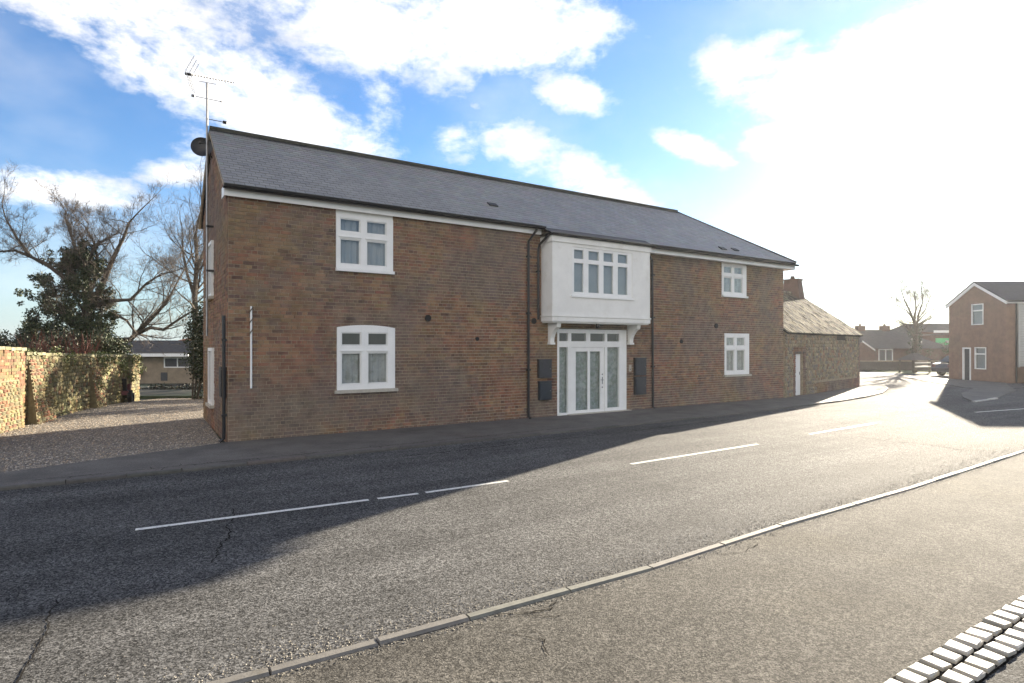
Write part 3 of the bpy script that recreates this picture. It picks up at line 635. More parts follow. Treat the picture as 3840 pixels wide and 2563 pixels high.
def window(x0, x1, z0, z1, px, pz, y=-.026, dep=.085, top=None, sill=None, back='blind', sillw=.06, upper=None, arch=0):
    """frame as one mesh with bars left between the panes; panes, sill and curtain as sub-parts."""
    m2 = MB(); xs = [x0] + [v for p in px for v in p] + [x1]; zs = [z0] + [v for p in pz for v in p] + [z1]
    for i in range(0, len(xs), 2): m2.box(xs[i], xs[i + 1], y, y + dep, z0, z1)                                  # uprights
    for (a, b) in px:
        for j in range(0, len(zs), 2): m2.box(a, b, y + .004, y + dep, zs[j], zs[j + 1])                      # rails
        for (c, d) in pz:                                                                                      # sash round each pane
            w = .022
            m2.box(a + .004, a + w, y + .018, y + dep - .002, c + .004, d - .004).box(b - w, b - .004, y + .018, y + dep - .002, c + .004, d - .004)
            m2.box(a + w, b - w, y + .018, y + dep - .002, c + .004, c + w).box(a + w, b - w, y + .018, y + dep - .002, d - w, d - .004)
    if arch:
        pts = [(x0, z1 - .002)] + [(x1, z1 - .002)] + [(x1 + (x0 - x1) * i / 10, z1 + arch * (1 - (2 * i / 10 - 1) ** 2) * 1.0) for i in range(1, 10)]
        m2.prism(pts, y, y + dep, 'y')
    w_ = m2.build('window', MT['white'], house)
    for k, (a, b) in enumerate(px):
        for (c, d) in pz: B('pane', MT['glass'], w_, a + .02, b - .02, y + .035, y + .041, c + .02, d - .02)
    # hood over each lower casement
    for (a, b) in px: B('drip_bar', MT['white'], w_, a - .03, b + .03, y - .022, y + .003, pz[0][1] + .035, pz[0][1] + .055)
    if sill: B('sill', MT['stone_sill'] if sill == 'stone' else MT['white'], w_, x0 - sillw, x1 + sillw, y - .07, y + dep + .05, z0 - .075, z0 - .003)
    c0 = z0 + .05; c1 = z1 - .05 if back != 'half' else pz[0][1] + .04
    n = 26; V = []; 
    for i in range(n + 1):
        xx = x0 + .06 + (x1 - x0 - .12) * i / n; yy = y + .115 + .018 * sin(i * 1.9) + .012 * sin(i * .7)
        V += [(xx, yy, c0), (xx, yy, c1)]
    me = mesh_from('curtain', V, [(2 * i, 2 * i + 2, 2 * i + 3, 2 * i + 1) for i in range(n)], MT['blind' if back == 'blind' else 'curtain'])
    link('curtain', me, w_)
    # dark reveal behind the frame
    rv = MB(); rv.box(x0, x1, .281, .30, z0 - .05, z1 + .05); return w_
window(2.29, 3.69, 3.93, 5.19, [(2.38, 2.87), (3.02, 3.52)], [(4.03, 4.63), (4.80, 5.11)], back='blind', sill='white', sillw=.015)
window(2.31, 3.74, 1.06, 2.54, [(2.41, 2.89), (3.05, 3.55)], [(1.19, 1.94), (2.11, 2.42)], back='half', sill='stone', arch=.06)
window(16.18, 17.59, 3.95, 5.08, [(16.28, 16.74), (16.88, 17.36)], [(4.05, 4.60), (4.74, 5.0)], back='curtain', sill='white', sillw=.02)
window(16.33, 17.75, 1.05, 2.56, [(16.43, 16.88), (17.02, 17.50)], [(1.18, 1.95), (2.10, 2.42)], back='curtain', sill='stone')
for (a, b, z) in ((2.29, 3.69, 5.19), (16.18, 17.59, 5.08)): B('window_head', MT['render'], house, a, b, -.006, .05, z + .003, 5.41)
# entrance
y = -.015; dd = MB()
fx = [(8.76, 8.85), (9.15, 9.27), (10.60, 10.72), (11.18, 11.50)]
dd.box(8.76, 8.83, y, y + .1, .12, 2.60).box(11.20, 11.51, y, y + .1, .05, 2.60).box(9.16, 9.28, y, y + .1, .05, 2.60).box(10.60, 10.70, y, y + .1, .05, 2.60)
for a, b in ((8.83, 9.16), (9.28, 10.60), (10.70, 11.20)):
    dd.box(a, b, y + .004, y + .1, 2.06, 2.24).box(a, b, y + .004, y + .1, 2.48, 2.60)
dd.box(9.86, 10.02, y + .006, y + .1, 2.24, 2.48).box(8.76, 9.16, y - .03, y + .12, .04, .117).box(10.70, 11.20, y + .004, y + .1, .05, .17).box(9.28, 10.60, y + .004, y + .1, .03, .062)
de = dd.build('door_frame', MT['white'], house)
lf = MB(); y2 = y + .03
lf.box(9.285, 9.47, y2, y2 + .05, .065, 2.055).box(9.94, 10.03, y2, y2 + .05, .16, 1.93).box(10.44, 10.595, y2, y2 + .05, .065, 2.055).box(9.47, 10.44, y2, y2 + .05, .065, .16).box(9.47, 10.44, y2, y2 + .05, 1.93, 2.055)
leaf = lf.build('door', MT['white'], house)
for a, b in ((9.47, 9.94), (10.03, 10.44)): B('pane', MT['glass'], leaf, a, b, y2 + .02, y2 + .026, .16, 1.93)
hn = MB(); hn.box(10.505, 10.535, y2 - .012, y2 - .001, .92, 1.14).box(10.43, 10.535, y2 - .05, y2 - .03, 1.04, 1.06).box(10.51, 10.53, y2 - .05, y2 - .012, 1.04, 1.06); hn.build('handle', MT['metal'], leaf)
hn = MB(); hn.box(10.50, 10.54, y2 - .01, y2 - .001, 1.2, 1.24).box(10.50, 10.54, y2 - .01, y2 - .001, .80, .84); hn.build('lock', MT['metal'], leaf)
for a, b, c, d in ((8.83, 9.16, .12, 2.06), (10.70, 11.20, .17, 2.06), (8.83, 9.16, 2.24, 2.48), (9.28, 9.86, 2.24, 2.48), (10.02, 10.60, 2.24, 2.48), (10.70, 11.20, 2.24, 2.48)):
    B('pane', MT['glass'], de, a, b, y + .05, y + .056, c, d)
cm = mesh_from('curtain', [v for i in range(61) for v in ((8.78 + 2.72 * i / 60, .112 + .010 * sin(i * .9), .06), (8.78 + 2.72 * i / 60, .112 + .010 * sin(i * .9), 2.05))], [(2 * i, 2 * i + 2, 2 * i + 3, 2 * i + 1) for i in range(60)], MT['frost'])
link('curtain', cm, house)
B('door_step', MT['stone_sill'], house, 9.1, 11.6, -.16, .0, .0, .075)
# bay over the entrance
bx0, bx1, bo = 8.18, 12.0, .55
bw = [(8.97, 9.32), (9.51, 9.91), (10.09, 10.47), (10.66, 11.06)]
mb = wall_backing(bx0, bx1, 2.98, 5.20, -bo, -bo + .12, [(8.88, 11.24, 3.56, 4.95)])
mb.box(bx0, bx0 + .12, -bo + .12, 0, 2.98, 5.20).box(bx1 - .12, bx1, -bo + .12, 0, 2.98, 5.20).box(bx0 + .12, bx1 - .12, -bo + .12, 0, 2.98, 3.05).box(bx0 + .12, bx1 - .12, -bo + .12, 0, 5.12, 5.20)
bay = mb.build('bay', MT['render'], house)
ml = MB(); e = .035
ml.box(bx0 - e, bx1 + e, -bo - e, -bo - .001, 5.04, 5.20).box(bx0 - e, bx0 - .001, -bo, -.01, 5.04, 5.20).box(bx1 + .001, bx1 + e, -bo, -.01, 5.04, 5.20); ml.build('cornice', MT['render'], bay)
ml = MB()
for k_, (za, zb, e) in enumerate(((2.93, 2.978, .03), (2.80, 2.925, .012), (2.76, 2.797, -.03))):
    ml.box(bx0 - e, bx1 + e, -bo - e, -.012, za, zb)
ml.build('base_moulding', MT['render'], bay)
m2 = MB(); y = -bo + .02; xs = [8.88] + [v for p in bw for v in p] + [11.24]
for i in range(0, len(xs), 2): m2.box(xs[i], xs[i + 1], y, y + .07, 3.56, 4.95)
for a, b in bw: m2.box(a, b, y + .004, y + .07, 3.56, 3.66).box(a, b, y + .004, y + .07, 4.50, 4.62).box(a, b, y + .004, y + .07, 4.88, 4.95)
wb = m2.build('window', MT['white'], bay)
for a, b in bw:
    for c, d in ((3.66, 4.50), (4.62, 4.88)): B('pane', MT['glass'], wb, a, b, y + .035, y + .041, c, d)
B('sill', MT['white'], wb, 8.84, 11.30, y - .06, y + .02, 3.50, 3.555); B('curtain', MT['blind'], wb, 8.9, 11.2, y + .11, y + .12, 3.6, 4.9)
for xb in (8.42, 11.55):
    pr = [(0, 2.20), (-.13, 2.20), (-.14, 2.33), (-.20, 2.45), (-.30, 2.56), (-.44, 2.64), (-.46, 2.755), (0, 2.755)]
    m2 = MB(); m2.prism(pr, xb, xb + .14, 'x'); m2.box(xb - .015, xb + .155, -.16, 0, 2.14, 2.198); m2.build('bracket', MT['render'], bay)
# small wall vents and old fixing plates
for (x, z, r) in ((4.63, 2.81, .085), (6.07, 2.29, .055), (7.92, 2.81, .085), (15.87, 2.82, .09), (14.05, 2.25, .07)):
    m2 = MB(); m2.tube([(x, -.001, z), (x, -.035, z)], r, 14); m2.build('wall_vent', MT['rubber'], house)
for z in (1.3, 1.6): pass
bpy.context.view_layer.update()
def on_house(name, label, cat, x, y, z, group=None):
    p = house.matrix_world @ Vector((x, y, z)); o = empty(name, p, HA); tag(o, label, cat, group); return o
def wallbox(x0, x1, z0, z1, label, m, group='boxes on the wall by the entrance', vs=.07, gable=False):
    if gable: r = on_house('meter_box', label, 'box', -.012, (x0 + x1) / 2, z0); r.rotation_euler = (0, 0, HA - pi / 2)
    else: r = on_house('meter_box', label, 'box', (x0 + x1) / 2, -.012, z0, group)
    w, h = (x1 - x0) / 2, z1 - z0
    m2 = MB(); m2.box(-w, w, -.09, 0, 0, h).box(-w - .01, w + .01, -.10, 0, h - .02, h + .02); m2.build('body', m, r)
    m2 = MB(); m2.box(-w + .03, w - .03, -.102, -.091, .03, h - .04); m2.build('lid', m, r)
    m2 = MB(); m2.tube([(w - .06, -.103, h * .5), (w - .06, -.118, h * .5)], .012, 8); m2.build('latch', MT['metal'], r)
wallbox(8.04, 8.49, 1.18, 1.70, 'upper black metal box on the brickwork left of the white entrance door', MT['darkbox'])
wallbox(8.06, 8.49, .55, 1.07, 'lower blue-black metal box on the brickwork left of the white entrance door', MT['bluebox'])
wallbox(11.82, 12.30, 1.15, 1.70, 'upper dark box on the brickwork right of the entrance beside the downpipe', MT['darkbox'])
wallbox(11.82, 12.30, .53, 1.09, 'lower dark box on the brickwork right of the entrance beside the downpipe', MT['darkbox'])
wallbox(.18, .62, .98, 1.62, 'tall black box on the end wall near the front corner of the brick house', MT['bluebox'], gable=True)
# small white bell panel
r = on_house('door_entry_panel', 'small pale entry panel on the bricks right of the white door', 'panel', 11.66, -.012, 1.28); B('plate', MT['stone_sill'], r, -.05, .05, -.02, 0, 0, .22); B('button', MT['black'], r, -.015, .015, -.026, -.021, .06, .09)
# entrance lamp under the bay
r = on_house('entrance_lamp', 'small black lamp hanging under the white bay above the door', 'lamp', 9.95, -.42, 2.66)
m2 = MB(); m2.tube([(0, 0, .10), (0, 0, .03), (0, 0, -.04)], [.045, .06, .035], 10); m2.build('lamp_head', MT['black'], r); m2 = MB(); m2.tube([(0, 0, .06), (.22, .0, .06)], .014, 6); m2.build('arm', MT['black'], r)
# level staff on the wall
r = on_house('wall_rod', 'thin upright white rod with twisted rusty upper half on the brick wall', 'rod', .45, -.03, 1.18)
m2 = MB(); m2.tube([(0, 0, 0), (0, 0, 1.78)], .022, 8); m2.build('rod', MT['white'], r)
m2 = MB()
for i in range(24):
    a = i * .8; z = 1.06 + i * .03; m2.tube([(cos(a) * .028, sin(a) * .028, z), (cos(a + .8) * .028, sin(a + .8) * .028, z + .03)], .012, 5, caps=False)
m2.build('twisted_end', MT['rust'], r)
# aerial on the gable
r = on_house('television_aerial', 'grey television aerial on a tall mast fixed to the gable end', 'aerial', -.155, 2.6, 5.15)
m2 = MB(); m2.tube([(0, 0, -2.8), (0, 0, 3.5)], .026, 8); m2.build('mast', MT['metal'], r)
def lw(x, y): return Vector((x, y))
rot = Matrix.Rotation(-HA, 3, 'Z'); ax = rot @ Vector((.95, .20, -.11)); ax.normalize()   # boom direction in local axes
p0 = Vector((0, 0, 3.62)) - ax * .46; p1 = p0 + ax * 1.12; sd_ = ax.cross(Vector((0, 0, 1))).normalized(); up_ = sd_.cross(ax)
m2 = MB(); m2.tube([p0, p1], .012, 6); m2.tube([Vector((0, 0, 3.5)) - ax * .2, Vector((0, 0, 3.5)) + ax * .22], .009, 6); m2.build('boom', MT['metal'], r)
for i in range(15):
    p = p0 + ax * (.14 + .069 * i); m2 = MB(); m2.tube([p - sd_ * .10, p + sd_ * .10], .007, 5)
    m2.tube([p - up_ * .035, p + up_ * .035], .011, 5); m2.build('director', MT['metal'], r)
for s in (1, -1):
    m2 = MB(); q0 = p0 + ax * .03; 
    for k_ in range(6):
        a = q0 + up_ * s * (.03 + .065 * k_) + ax * .025 * k_; m2.tube([a - sd_ * .22, a + sd_ * .22], .005, 4)
    for sd2 in (-.2, 0, .2): m2.tube([q0 + sd_ * sd2, q0 + sd_ * sd2 + up_ * s * .40 + ax * .15], .006, 4)
    m2.build('reflector', MT['metal'], r)
m2 = MB(); m2.tube([p0 - ax * .04, p0 + ax * .1], .035, 8); m2.build('junction_box', MT['black'], r)
b_ = Vector((0, 0, 3.1)); a2 = rot @ Vector((.95, .2, -.14)); m2 = MB(); m2.tube([b_ - a2 * .32, b_ + a2 * .34], .009, 6); m2.tube([b_ - a2 * .36, b_ - a2 * .28], .035, 8); m2.tube([b_ + a2 * .32, b_ + a2 * .36], .02, 8); m2.build('crossbar', MT['metal'], r)
b_ = Vector((0, 0, 2.6)); m2 = MB(); m2.tube([b_ - a2 * .03, b_ + a2 * .40], .009, 6); m2.tube([b_ + a2 * .38, b_ + a2 * .47], .04, 8); m2.build('crossbar', MT['black'], r)
for z in (-.1, -1.2): B('wall_bracket', MT['black'], r, -.02, .15, -.04, .04, z, z + .05)
# dish
r = on_house('satellite_dish', 'round black satellite dish behind the aerial mast on the gable', 'satellite dish', -.24, 2.85, 7.08)
V = []; Fc = []; R_ = .25; na = 28
fw = (rot @ Vector((.30, -.9, .12))).normalized(); s1 = fw.orthogonal().normalized(); s2 = fw.cross(s1)
for i in range(6):
    q = i / 5 * R_; dpt = .28 * (q ** 2) / R_
    for k_ in range(na): t = 2 * pi * k_ / na; V.append(tuple((s1 * cos(t) + s2 * sin(t)) * q + fw * dpt))
for i in range(5):
    for k_ in range(na): Fc.append((i * na + k_, i * na + (k_ + 1) % na, (i + 1) * na + (k_ + 1) % na, (i + 1) * na + k_))
link('reflector_bowl', mesh_from('reflector_bowl', V, Fc, MT['black'], smooth=True), r)
m2 = MB(); m2.tube([tuple(s1 * -.2), tuple(fw * .3)], .012, 6); m2.tube([tuple(fw * .28), tuple(fw * .35)], .03, 8); m2.build('feed_arm', MT['black'], r)
m2 = MB(); m2.tube([(0, 0, 0), tuple(fw * -.10), (.28, 0, -.25)], .02, 6); m2.build('mount', MT['black'], r)

# ------------------------------------------------------------------ the stone barn
BA = atan2(.68649, .72713); BL = 9.15
barn = empty('stone_barn', (10.78, 23.32, 0), BA); tag(barn, 'low rubble stone outbuilding with weathered tile roof joined to the brick house', 'barn')
bd = 6.0; bev = 2.70; brh = 4.86; bs = (brh - bev) / 3.0
DO = (1.05, 1.86, .03, 1.78)
bwall = wall_backing(0, BL, -.3, bev, 0, .35, [DO]).build('wall', MT['lime'], barn)
PALR = [(.25, .205, .135), (.29, .24, .16), (.22, .175, .12), (.25, .16, .10), (.29, .235, .15), (.19, .165, .135), (.22, .19, .13)]
PALQ = [(.20, .10, .065), (.17, .085, .06), (.23, .13, .08), (.14, .08, .06)]
items = []; z = -.05; rr = random.Random(5)
while z < bev - .04:
    h = rr.uniform(.095, .15); x = .02; 
    while x < BL - .03:
        w = rr.uniform(.11, .26); xa, xb = x, min(x + w, BL); zc = z + h / 2
        inq = (DO[0] - .28 < (xa + xb) / 2 < DO[1] + .28 and zc < 2.1) or (xa > BL - .4) or (zc < .55 and x > 3.2)
        if not (xb > DO[0] and xa < DO[1] and zc < DO[3]) and not inq and xb - xa > .05:
            if not (xa > 5.7 and xb < 7.1 and 2.32 < zc): items.append((((xa + xb) / 2, -.015, zc + rr.uniform(-.01, .01)), (xb - xa + .004, .05, h + .006), None, jit(rr.choice(PALR), .2), rr.randrange(999)))
        x += w
    z += h
pieces('stone', items, MT['stone'], bwall, 'rubble', limit=240, palette=PALR)
items = []
for (xa, xb, za, zb) in courses(0, BL, -.05, bev, .08, .235, [DO]):
    xm, zm = (xa + xb) / 2, (za + zb) / 2
    if (DO[0] - .28 < xm < DO[1] + .28 and zm < 2.1) or xa > BL - .4 or (zm < .55 and xm > 3.2):
        pr = .018 + rr.uniform(-.006, .008); items.append(((xm, .02 - (.02 + pr) / 2, zm), (xb - xa, .02 + pr, zb - za), None, jit(rr.choice(PALQ), .18), 0))
pieces('brick', items, MT['brick'], bwall, 'brick', limit=60, palette=PALQ)
B('lintel', MT['bark'], bwall, 5.7, 7.05, -.03, .1, 2.36, 2.62); B('lintel', MT['bark'], bwall, DO[0] - .1, DO[1] + .1, -.025, .1, DO[3] + .003, DO[3] + .09)
# door of planks, set back and to the left
dr = empty('door'); dr.parent = barn
for k_ in range(5):
    xa = DO[0] + .02 + k_ * .152; B('plank', MT['white'], dr, xa, xa + .146, .10, .13, .06, 1.76)
B('ledge', MT['white'], dr, DO[0] + .03, DO[1] - .05, .13, .155, .4, .52); B('ledge', MT['white'], dr, DO[0] + .03, DO[1] - .05, .13, .155, 1.3, 1.42)
B('handle', MT['black'], dr, DO[1] - .14, DO[1] - .11, .085, .10, .9, 1.02)
B('door_jamb', MT['white'], barn, DO[0] + .001, DO[0] + .018, .02, .14, .05, 1.77)
mb = MB(); mb.prism([(.352, -.3), (bd, -.3), (bd, bev), (3.0, brh - .06), (.352, bev + .15)], BL - .35, BL - .002, 'x'); mb.box(0, BL - .352, bd - .3, bd, -.3, bev); mb.build('end_wall', MT['lime'], barn)
mb = MB(); n0 = len(mb.v)
quad([(-.02, -.16, bev - .16 * bs + .03), (BL + .06, -.16, bev - .16 * bs + .03), (BL + .06, 3.0, brh), (-.02, 3.0, brh)], .05)
quad([(BL + .06, bd + .16, bev - .16 * bs + .03), (-.02, bd + .16, bev - .16 * bs + .03), (-.02, 3.0, brh), (BL + .06, 3.0, brh)], .05)
broof = mb.build('roof', MT['roof_under'], barn)
PALT = [(.17, .145, .095), (.14, .115, .075), (.19, .17, .12), (.11, .09, .06), (.15, .13, .09), (.05, .042, .03)]
sl2 = atan2(brh - (bev - .16 * bs + .03), 3.16); R2 = Matrix.Rotation(sl2 + .05, 3, 'X'); Lt = 3.16 / cos(sl2); items = []; s_ = 0; k = 0
while s_ < Lt - .05:
    xa = -.02 - (.13 if k % 2 else 0)
    while xa < BL + .05:
        x0, x1 = max(xa, -.02), min(xa + .26, BL + .08)
        if x1 - x0 > .05:
            l_ = min(.34, Lt - s_); yy = -.18 + (s_ + l_ / 2) * cos(sl2); zz = bev - .17 * bs + .03 + (s_ + l_ / 2) * sin(sl2) + .028
            items.append((((x0 + x1) / 2, yy, zz + random.uniform(-.008, .012)), (x1 - x0 - .014, l_, .022), R2 @ Matrix.Rotation(random.uniform(-.03, .03), 3, 'Y'), jit(random.choices(PALT, [3, 3, 3, 2, 3, 1.4])[0], .16), 0))
        xa += .26
    s_ += .27; k += 1
pieces('roof_tile', items, MT['tile'], broof, 'slab', limit=300, palette=PALT)
mb = MB(); x = 0
while x < BL: MB().tube([(x, 3.0, brh + .02), (x + .38, 3.0, brh + .02)], .10, 8).build('ridge_tile', MT['tile'], broof, cols=True) if False else mb.tube([(x, 3.0, brh + .02), (x + .38, 3.0, brh + .02)], .09, 8, col=jit((.25, .22, .16), .2)); x += .4
mb.build('ridge_tiles', MT['tile'], broof, cols=True)
# chimney on the barn ridge by the brick house
ch = MB(); cx0 = 8.0
def frus(mb, x0, x1, y0, y1, z0, X0, X1, Y0, Y1, z1):
    mb.add([(x0, y0, z0), (x1, y0, z0), (x1, y1, z0), (x0, y1, z0), (X0, Y0, z1), (X1, Y0, z1), (X1, Y1, z1), (X0, Y1, z1)], BOXF)
frus(ch, 8.18, 8.98, 2.5, 3.5, 4.3, 8.26, 8.84, 2.65, 3.35, 5.55); ch.box(8.24, 8.86, 2.6, 3.4, 5.55, 5.64)
c_ = ch.build('chimney', MT['brickdark'], broof); m2 = MB(); m2.tube([(8.5, 3.0, 5.64), (8.5, 3.0, 5.80)], [.12, .10], 10); m2.build('chimney_pot', MT['rust'], c_)

# ------------------------------------------------------------------ garden wall on the left
WA = atan2(21.69 - 11.0, -14.62 + 11.35)      # direction along the wall, away from the camera
gwall = empty('garden_wall', (-11.25, 10.6, 0), WA + pi)
# local x runs towards the camera (-x away); faces local -y ... build with x = -distance
tag(gwall, 'old mossy brick and flint garden wall with raking buttresses along the gravel drive', 'wall')
WL = 14.5
def wtop(d): return np.interp(d, [0, 3.3, 5.0, 5.05, 9.5, WL], [2.16, 2.10, 2.02, 1.92, 1.80, 1.70])
# local frame: X = -d, face on +y side must look to the drive; wall thickness 0.35 behind
mb = MB(); ds = [0, 1.5, 3.3, 5.0, 5.05, 7, 9.5, 12, WL]
for a, b in zip(ds[:-1], ds[1:]):
    ha, hb = wtop(a) - .06, wtop(b) - .06
    mb.add([(-a, 0, -.8), (-b, 0, -.8), (-b, -.35, -.8), (-a, -.35, -.8), (-a, 0, ha), (-b, 0, hb), (-b, -.35, hb), (-a, -.35, ha)], [tuple(reversed(f)) for f in BOXF])
wcore = mb.build('wall_core', MT['oldmortar'], gwall)
PALW = [(.18, .082, .042), (.19, .115, .06), (.15, .068, .038), (.19, .14, .075), (.12, .062, .038), (.17, .135, .06), (.12, .10, .05)]
items = []; R180 = Matrix.Rotation(pi, 3, 'Z')
for (xa, xb, za, zb) in courses(-5.0, -.0, -.1, 2.1, .078, .235, []):
    xm = (xa + xb) / 2
    if zb < wtop(-xm) - .04:
        pr = .02 + random.uniform(-.010, .014); items.append(((xm, -.02 + (.02 + pr) / 2, (za + zb) / 2), (xb - xa, .02 + pr, zb - za), R180, jit(random.choice(PALW), .2), 0))
pieces('brick', items, MT['oldwall'], wcore, 'brick', limit=160, palette=PALW)
items = []; z = -.9
PALF = [(.16, .135, .065), (.12, .105, .055), (.19, .165, .085), (.09, .08, .045), (.14, .085, .045), (.17, .155, .08)]
while z < 2.0:
    h = rr.uniform(.09, .14); d = 5.02
    while d < WL:
        w = rr.uniform(.10, .22)
        if z + h < wtop(d) - .05: items.append(((-(d + w / 2), .008, z + h / 2), (w + .004, .05, h + .004), R180, jit(rr.choice(PALF), .22), rr.randrange(999)))
        d += w
    z += h
pieces('stone', items, MT['oldwall'], wcore, 'rubble', limit=140, palette=PALF)
d = 0; k = 0
items = []
while d < WL:
    w = rr.uniform(.22, .4); h = wtop(d + w / 2)
    items.append(((-(d + w / 2), -.175, h - .02 + rr.uniform(-.012, .012)), (w - .02, .46, .075), Matrix.Rotation(rr.uniform(-.05, .05), 3, 'Y'), jit(rr.choice([(.20, .185, .115), (.15, .145, .08), (.23, .21, .15)]), .15), 0)); d += w
pieces('coping_stone', items, MT['oldwall'], gwall, 'slab', palette=[(.20, .185, .115), (.15, .145, .08), (.23, .21, .15)])
for (d0, w, hgt, out) in ((3.35, 1.25, 1.25, .20), (5.1, 1.1, 1.75, .30), (9.3, .8, 1.4, .3)):
    m2 = MB(); a, b = -d0 - w, -d0
    m2.add([(a, .02, -.4), (b, .02, -.4), (b, out, -.4), (a, out, -.4), (a, .02, hgt), (b, .02, hgt), (b, .05, hgt), (a, .05, hgt)], BOXF)
    bt = m2.build('buttress', MT['oldmortar'], gwall); items = []; z = -.1
    while z < hgt - .06:
        yy = out + (.05 - out) * (z + .45) / (hgt + .4); x = a
        while x < b - .04:
            w2 = min(rr.uniform(.13, .24), b - x); items.append(((x + w2 / 2, yy + .004, z + .045), (w2 - .012, .05, .078), R180, jit(rr.choice(PALW + PALF), .2), rr.randrange(99))); x += w2
        z += .088
    pieces('stone', items, MT['oldwall'], bt, 'rubble', limit=40, palette=PALW + PALF)

# ------------------------------------------------------------------ vegetation
def leaf_cloud(blobs, n, size, pal, seed=1, flat=.0, shell=.55):
    """leaf quads scattered through ellipsoids (centre, radii)."""
    r = np.random.default_rng(seed); vol = np.array([b[1][0] * b[1][1] * b[1][2] for b in blobs]) ** .75; cnt = (vol / vol.sum() * n).astype(int) + 1
    Vs = []; Cs = []
    for (c, rad), k in zip(blobs, cnt):
        d = r.normal(size=(k, 3)); d /= np.linalg.norm(d, axis=1)[:, None]; q = (shell + (1 - shell) * r.random(k)) ** .8 * (1 + .18 * r.normal(size=k).clip(-2, 2))
        P = np.array(c) + d * np.array(rad) * q[:, None]
        a = r.normal(size=(k, 3)); a /= np.linalg.norm(a, axis=1)[:, None]; b = np.cross(a, r.normal(size=(k, 3))); b /= np.linalg.norm(b, axis=1)[:, None]
        s = size * (.6 + .8 * r.random(k))[:, None]
        Vs.append(np.stack([P - a * s, P - b * s * .6, P + a * s, P + b * s * .6], 1).reshape(-1, 3)); Cs += [pal[i] for i in r.integers(0, len(pal), k)]
    V = np.concatenate(Vs); n4 = len(V) // 4
    return V, [(4 * i, 4 * i + 1, 4 * i + 2, 4 * i + 3) for i in range(n4)], Cs
IVY = [(.035, .055, .018), (.05, .07, .025), (.028, .04, .016), (.07, .08, .03), (.045, .045, .02), (.022, .034, .016)]
def leaves(name, parent, blobs, n, size, pal=IVY, seed=1, shell=.5):
    V, Fc, Cs = leaf_cloud(blobs, n, size, pal, seed, shell=shell); return link(name, mesh_from(name, V, Fc, MT['leaf'], Cs), parent)
class TreeB:
    def __init__(s, seed, cap=14000): s.cap = cap; s.r = random.Random(seed); s.big = MB(); s.tw = MB(); s.n = 0
    def limb(s, pts, r0, r1, level=0, maxlev=4, spread=.8, lift=.25, dens=1.0):
        pts = [Vector(p) for p in pts]; n = len(pts)
        s.big.tube(pts, [r0 + (r1 - r0) * i / (n - 1) for i in range(n)], 7 if r0 > .05 else 5, caps=False)
        s.kids(pts, r0, r1, level, maxlev, spread, lift, dens, t0=.35)
    def kids(s, pts, r0, r1, level, maxlev, spread, lift, dens, t0=.25):
        n = len(pts); L = sum((pts[i + 1] - pts[i]).length for i in range(n - 1)); R = s.r
        if level >= maxlev: return
        cnt = max(2, int(L * (2.4 if level == 0 else 5.2) * dens))
        for k in range(cnt):
            t = t0 + (1 - t0) * ((k + R.random()) / cnt); i = min(int(t * (n - 1)), n - 2); f = t * (n - 1) - i
            p = pts[i].lerp(pts[i + 1], f); d = (pts[i + 1] - pts[i]).normalized()
            dv = Vector((R.gauss(0, 1), R.gauss(0, 1), R.gauss(0, 1) + lift)).normalized(); dv = (d * .75 + dv * spread).normalized()
            ln = L * (1 - .45 * t) * R.uniform(.30, .55) if level < 2 else L * R.uniform(.35, .65)
            ln = max(ln, .25); rr_ = max(.0055, (r0 + (r1 - r0) * t) * R.uniform(.32, .5)); s.branch(p, dv, ln, rr_, level + 1, maxlev, spread, lift, dens)
        p = pts[-1]; d = (pts[-1] - pts[-2]).normalized(); s.branch(p, (d + Vector((R.gauss(0, .25), R.gauss(0, .25), .1))).normalized(), L * .4, max(r1 * .9, .005), level + 1, maxlev, spread, lift, dens)
    def branch(s, p, d, ln, r, level, maxlev, spread, lift, dens):
        R = s.r; n = 4 if level < 3 else 3; pts = [p.copy()]; dd_ = d.copy()
        for i in range(n):
            dd_ = (dd_ + Vector((R.gauss(0, .18), R.gauss(0, .18), R.gauss(0, .14) + lift * .28))).normalized(); pts.append(pts[-1] + dd_ * ln / n)
        mbt = s.big if level <= 1 else s.tw; rs = [r * (1 - .75 * i / n) for i in range(n + 1)]
        mbt.tube(pts, rs, 5 if level <= 1 else 3, caps=False); s.n += 1
        if s.n > s.cap: return
        s.kids(pts, r, r * .3, level, maxlev, spread, lift, dens)
    def build(s, name, label, cat, loc, group=None, extra=None):
        root = empty(name, loc); tag(root, label, cat, group); off = Vector(loc)
        for mbx, nm, mt in ((s.big, 'trunk', 'bark'), (s.tw, 'crown', 'twig')):
            if mbx.v: mbx.v = [(v[0] - off.x, v[1] - off.y, v[2] - off.z) for v in mbx.v]; mbx.build(nm, MT[mt], root)
        return root
def P(px, py, z):   # a place in the garden: lateral tangent and elevation tangent at depth z
    return Vector(((px - 1174.5) / 1353 * z, z, 2.1 + (794 - py) / 1353 * z))
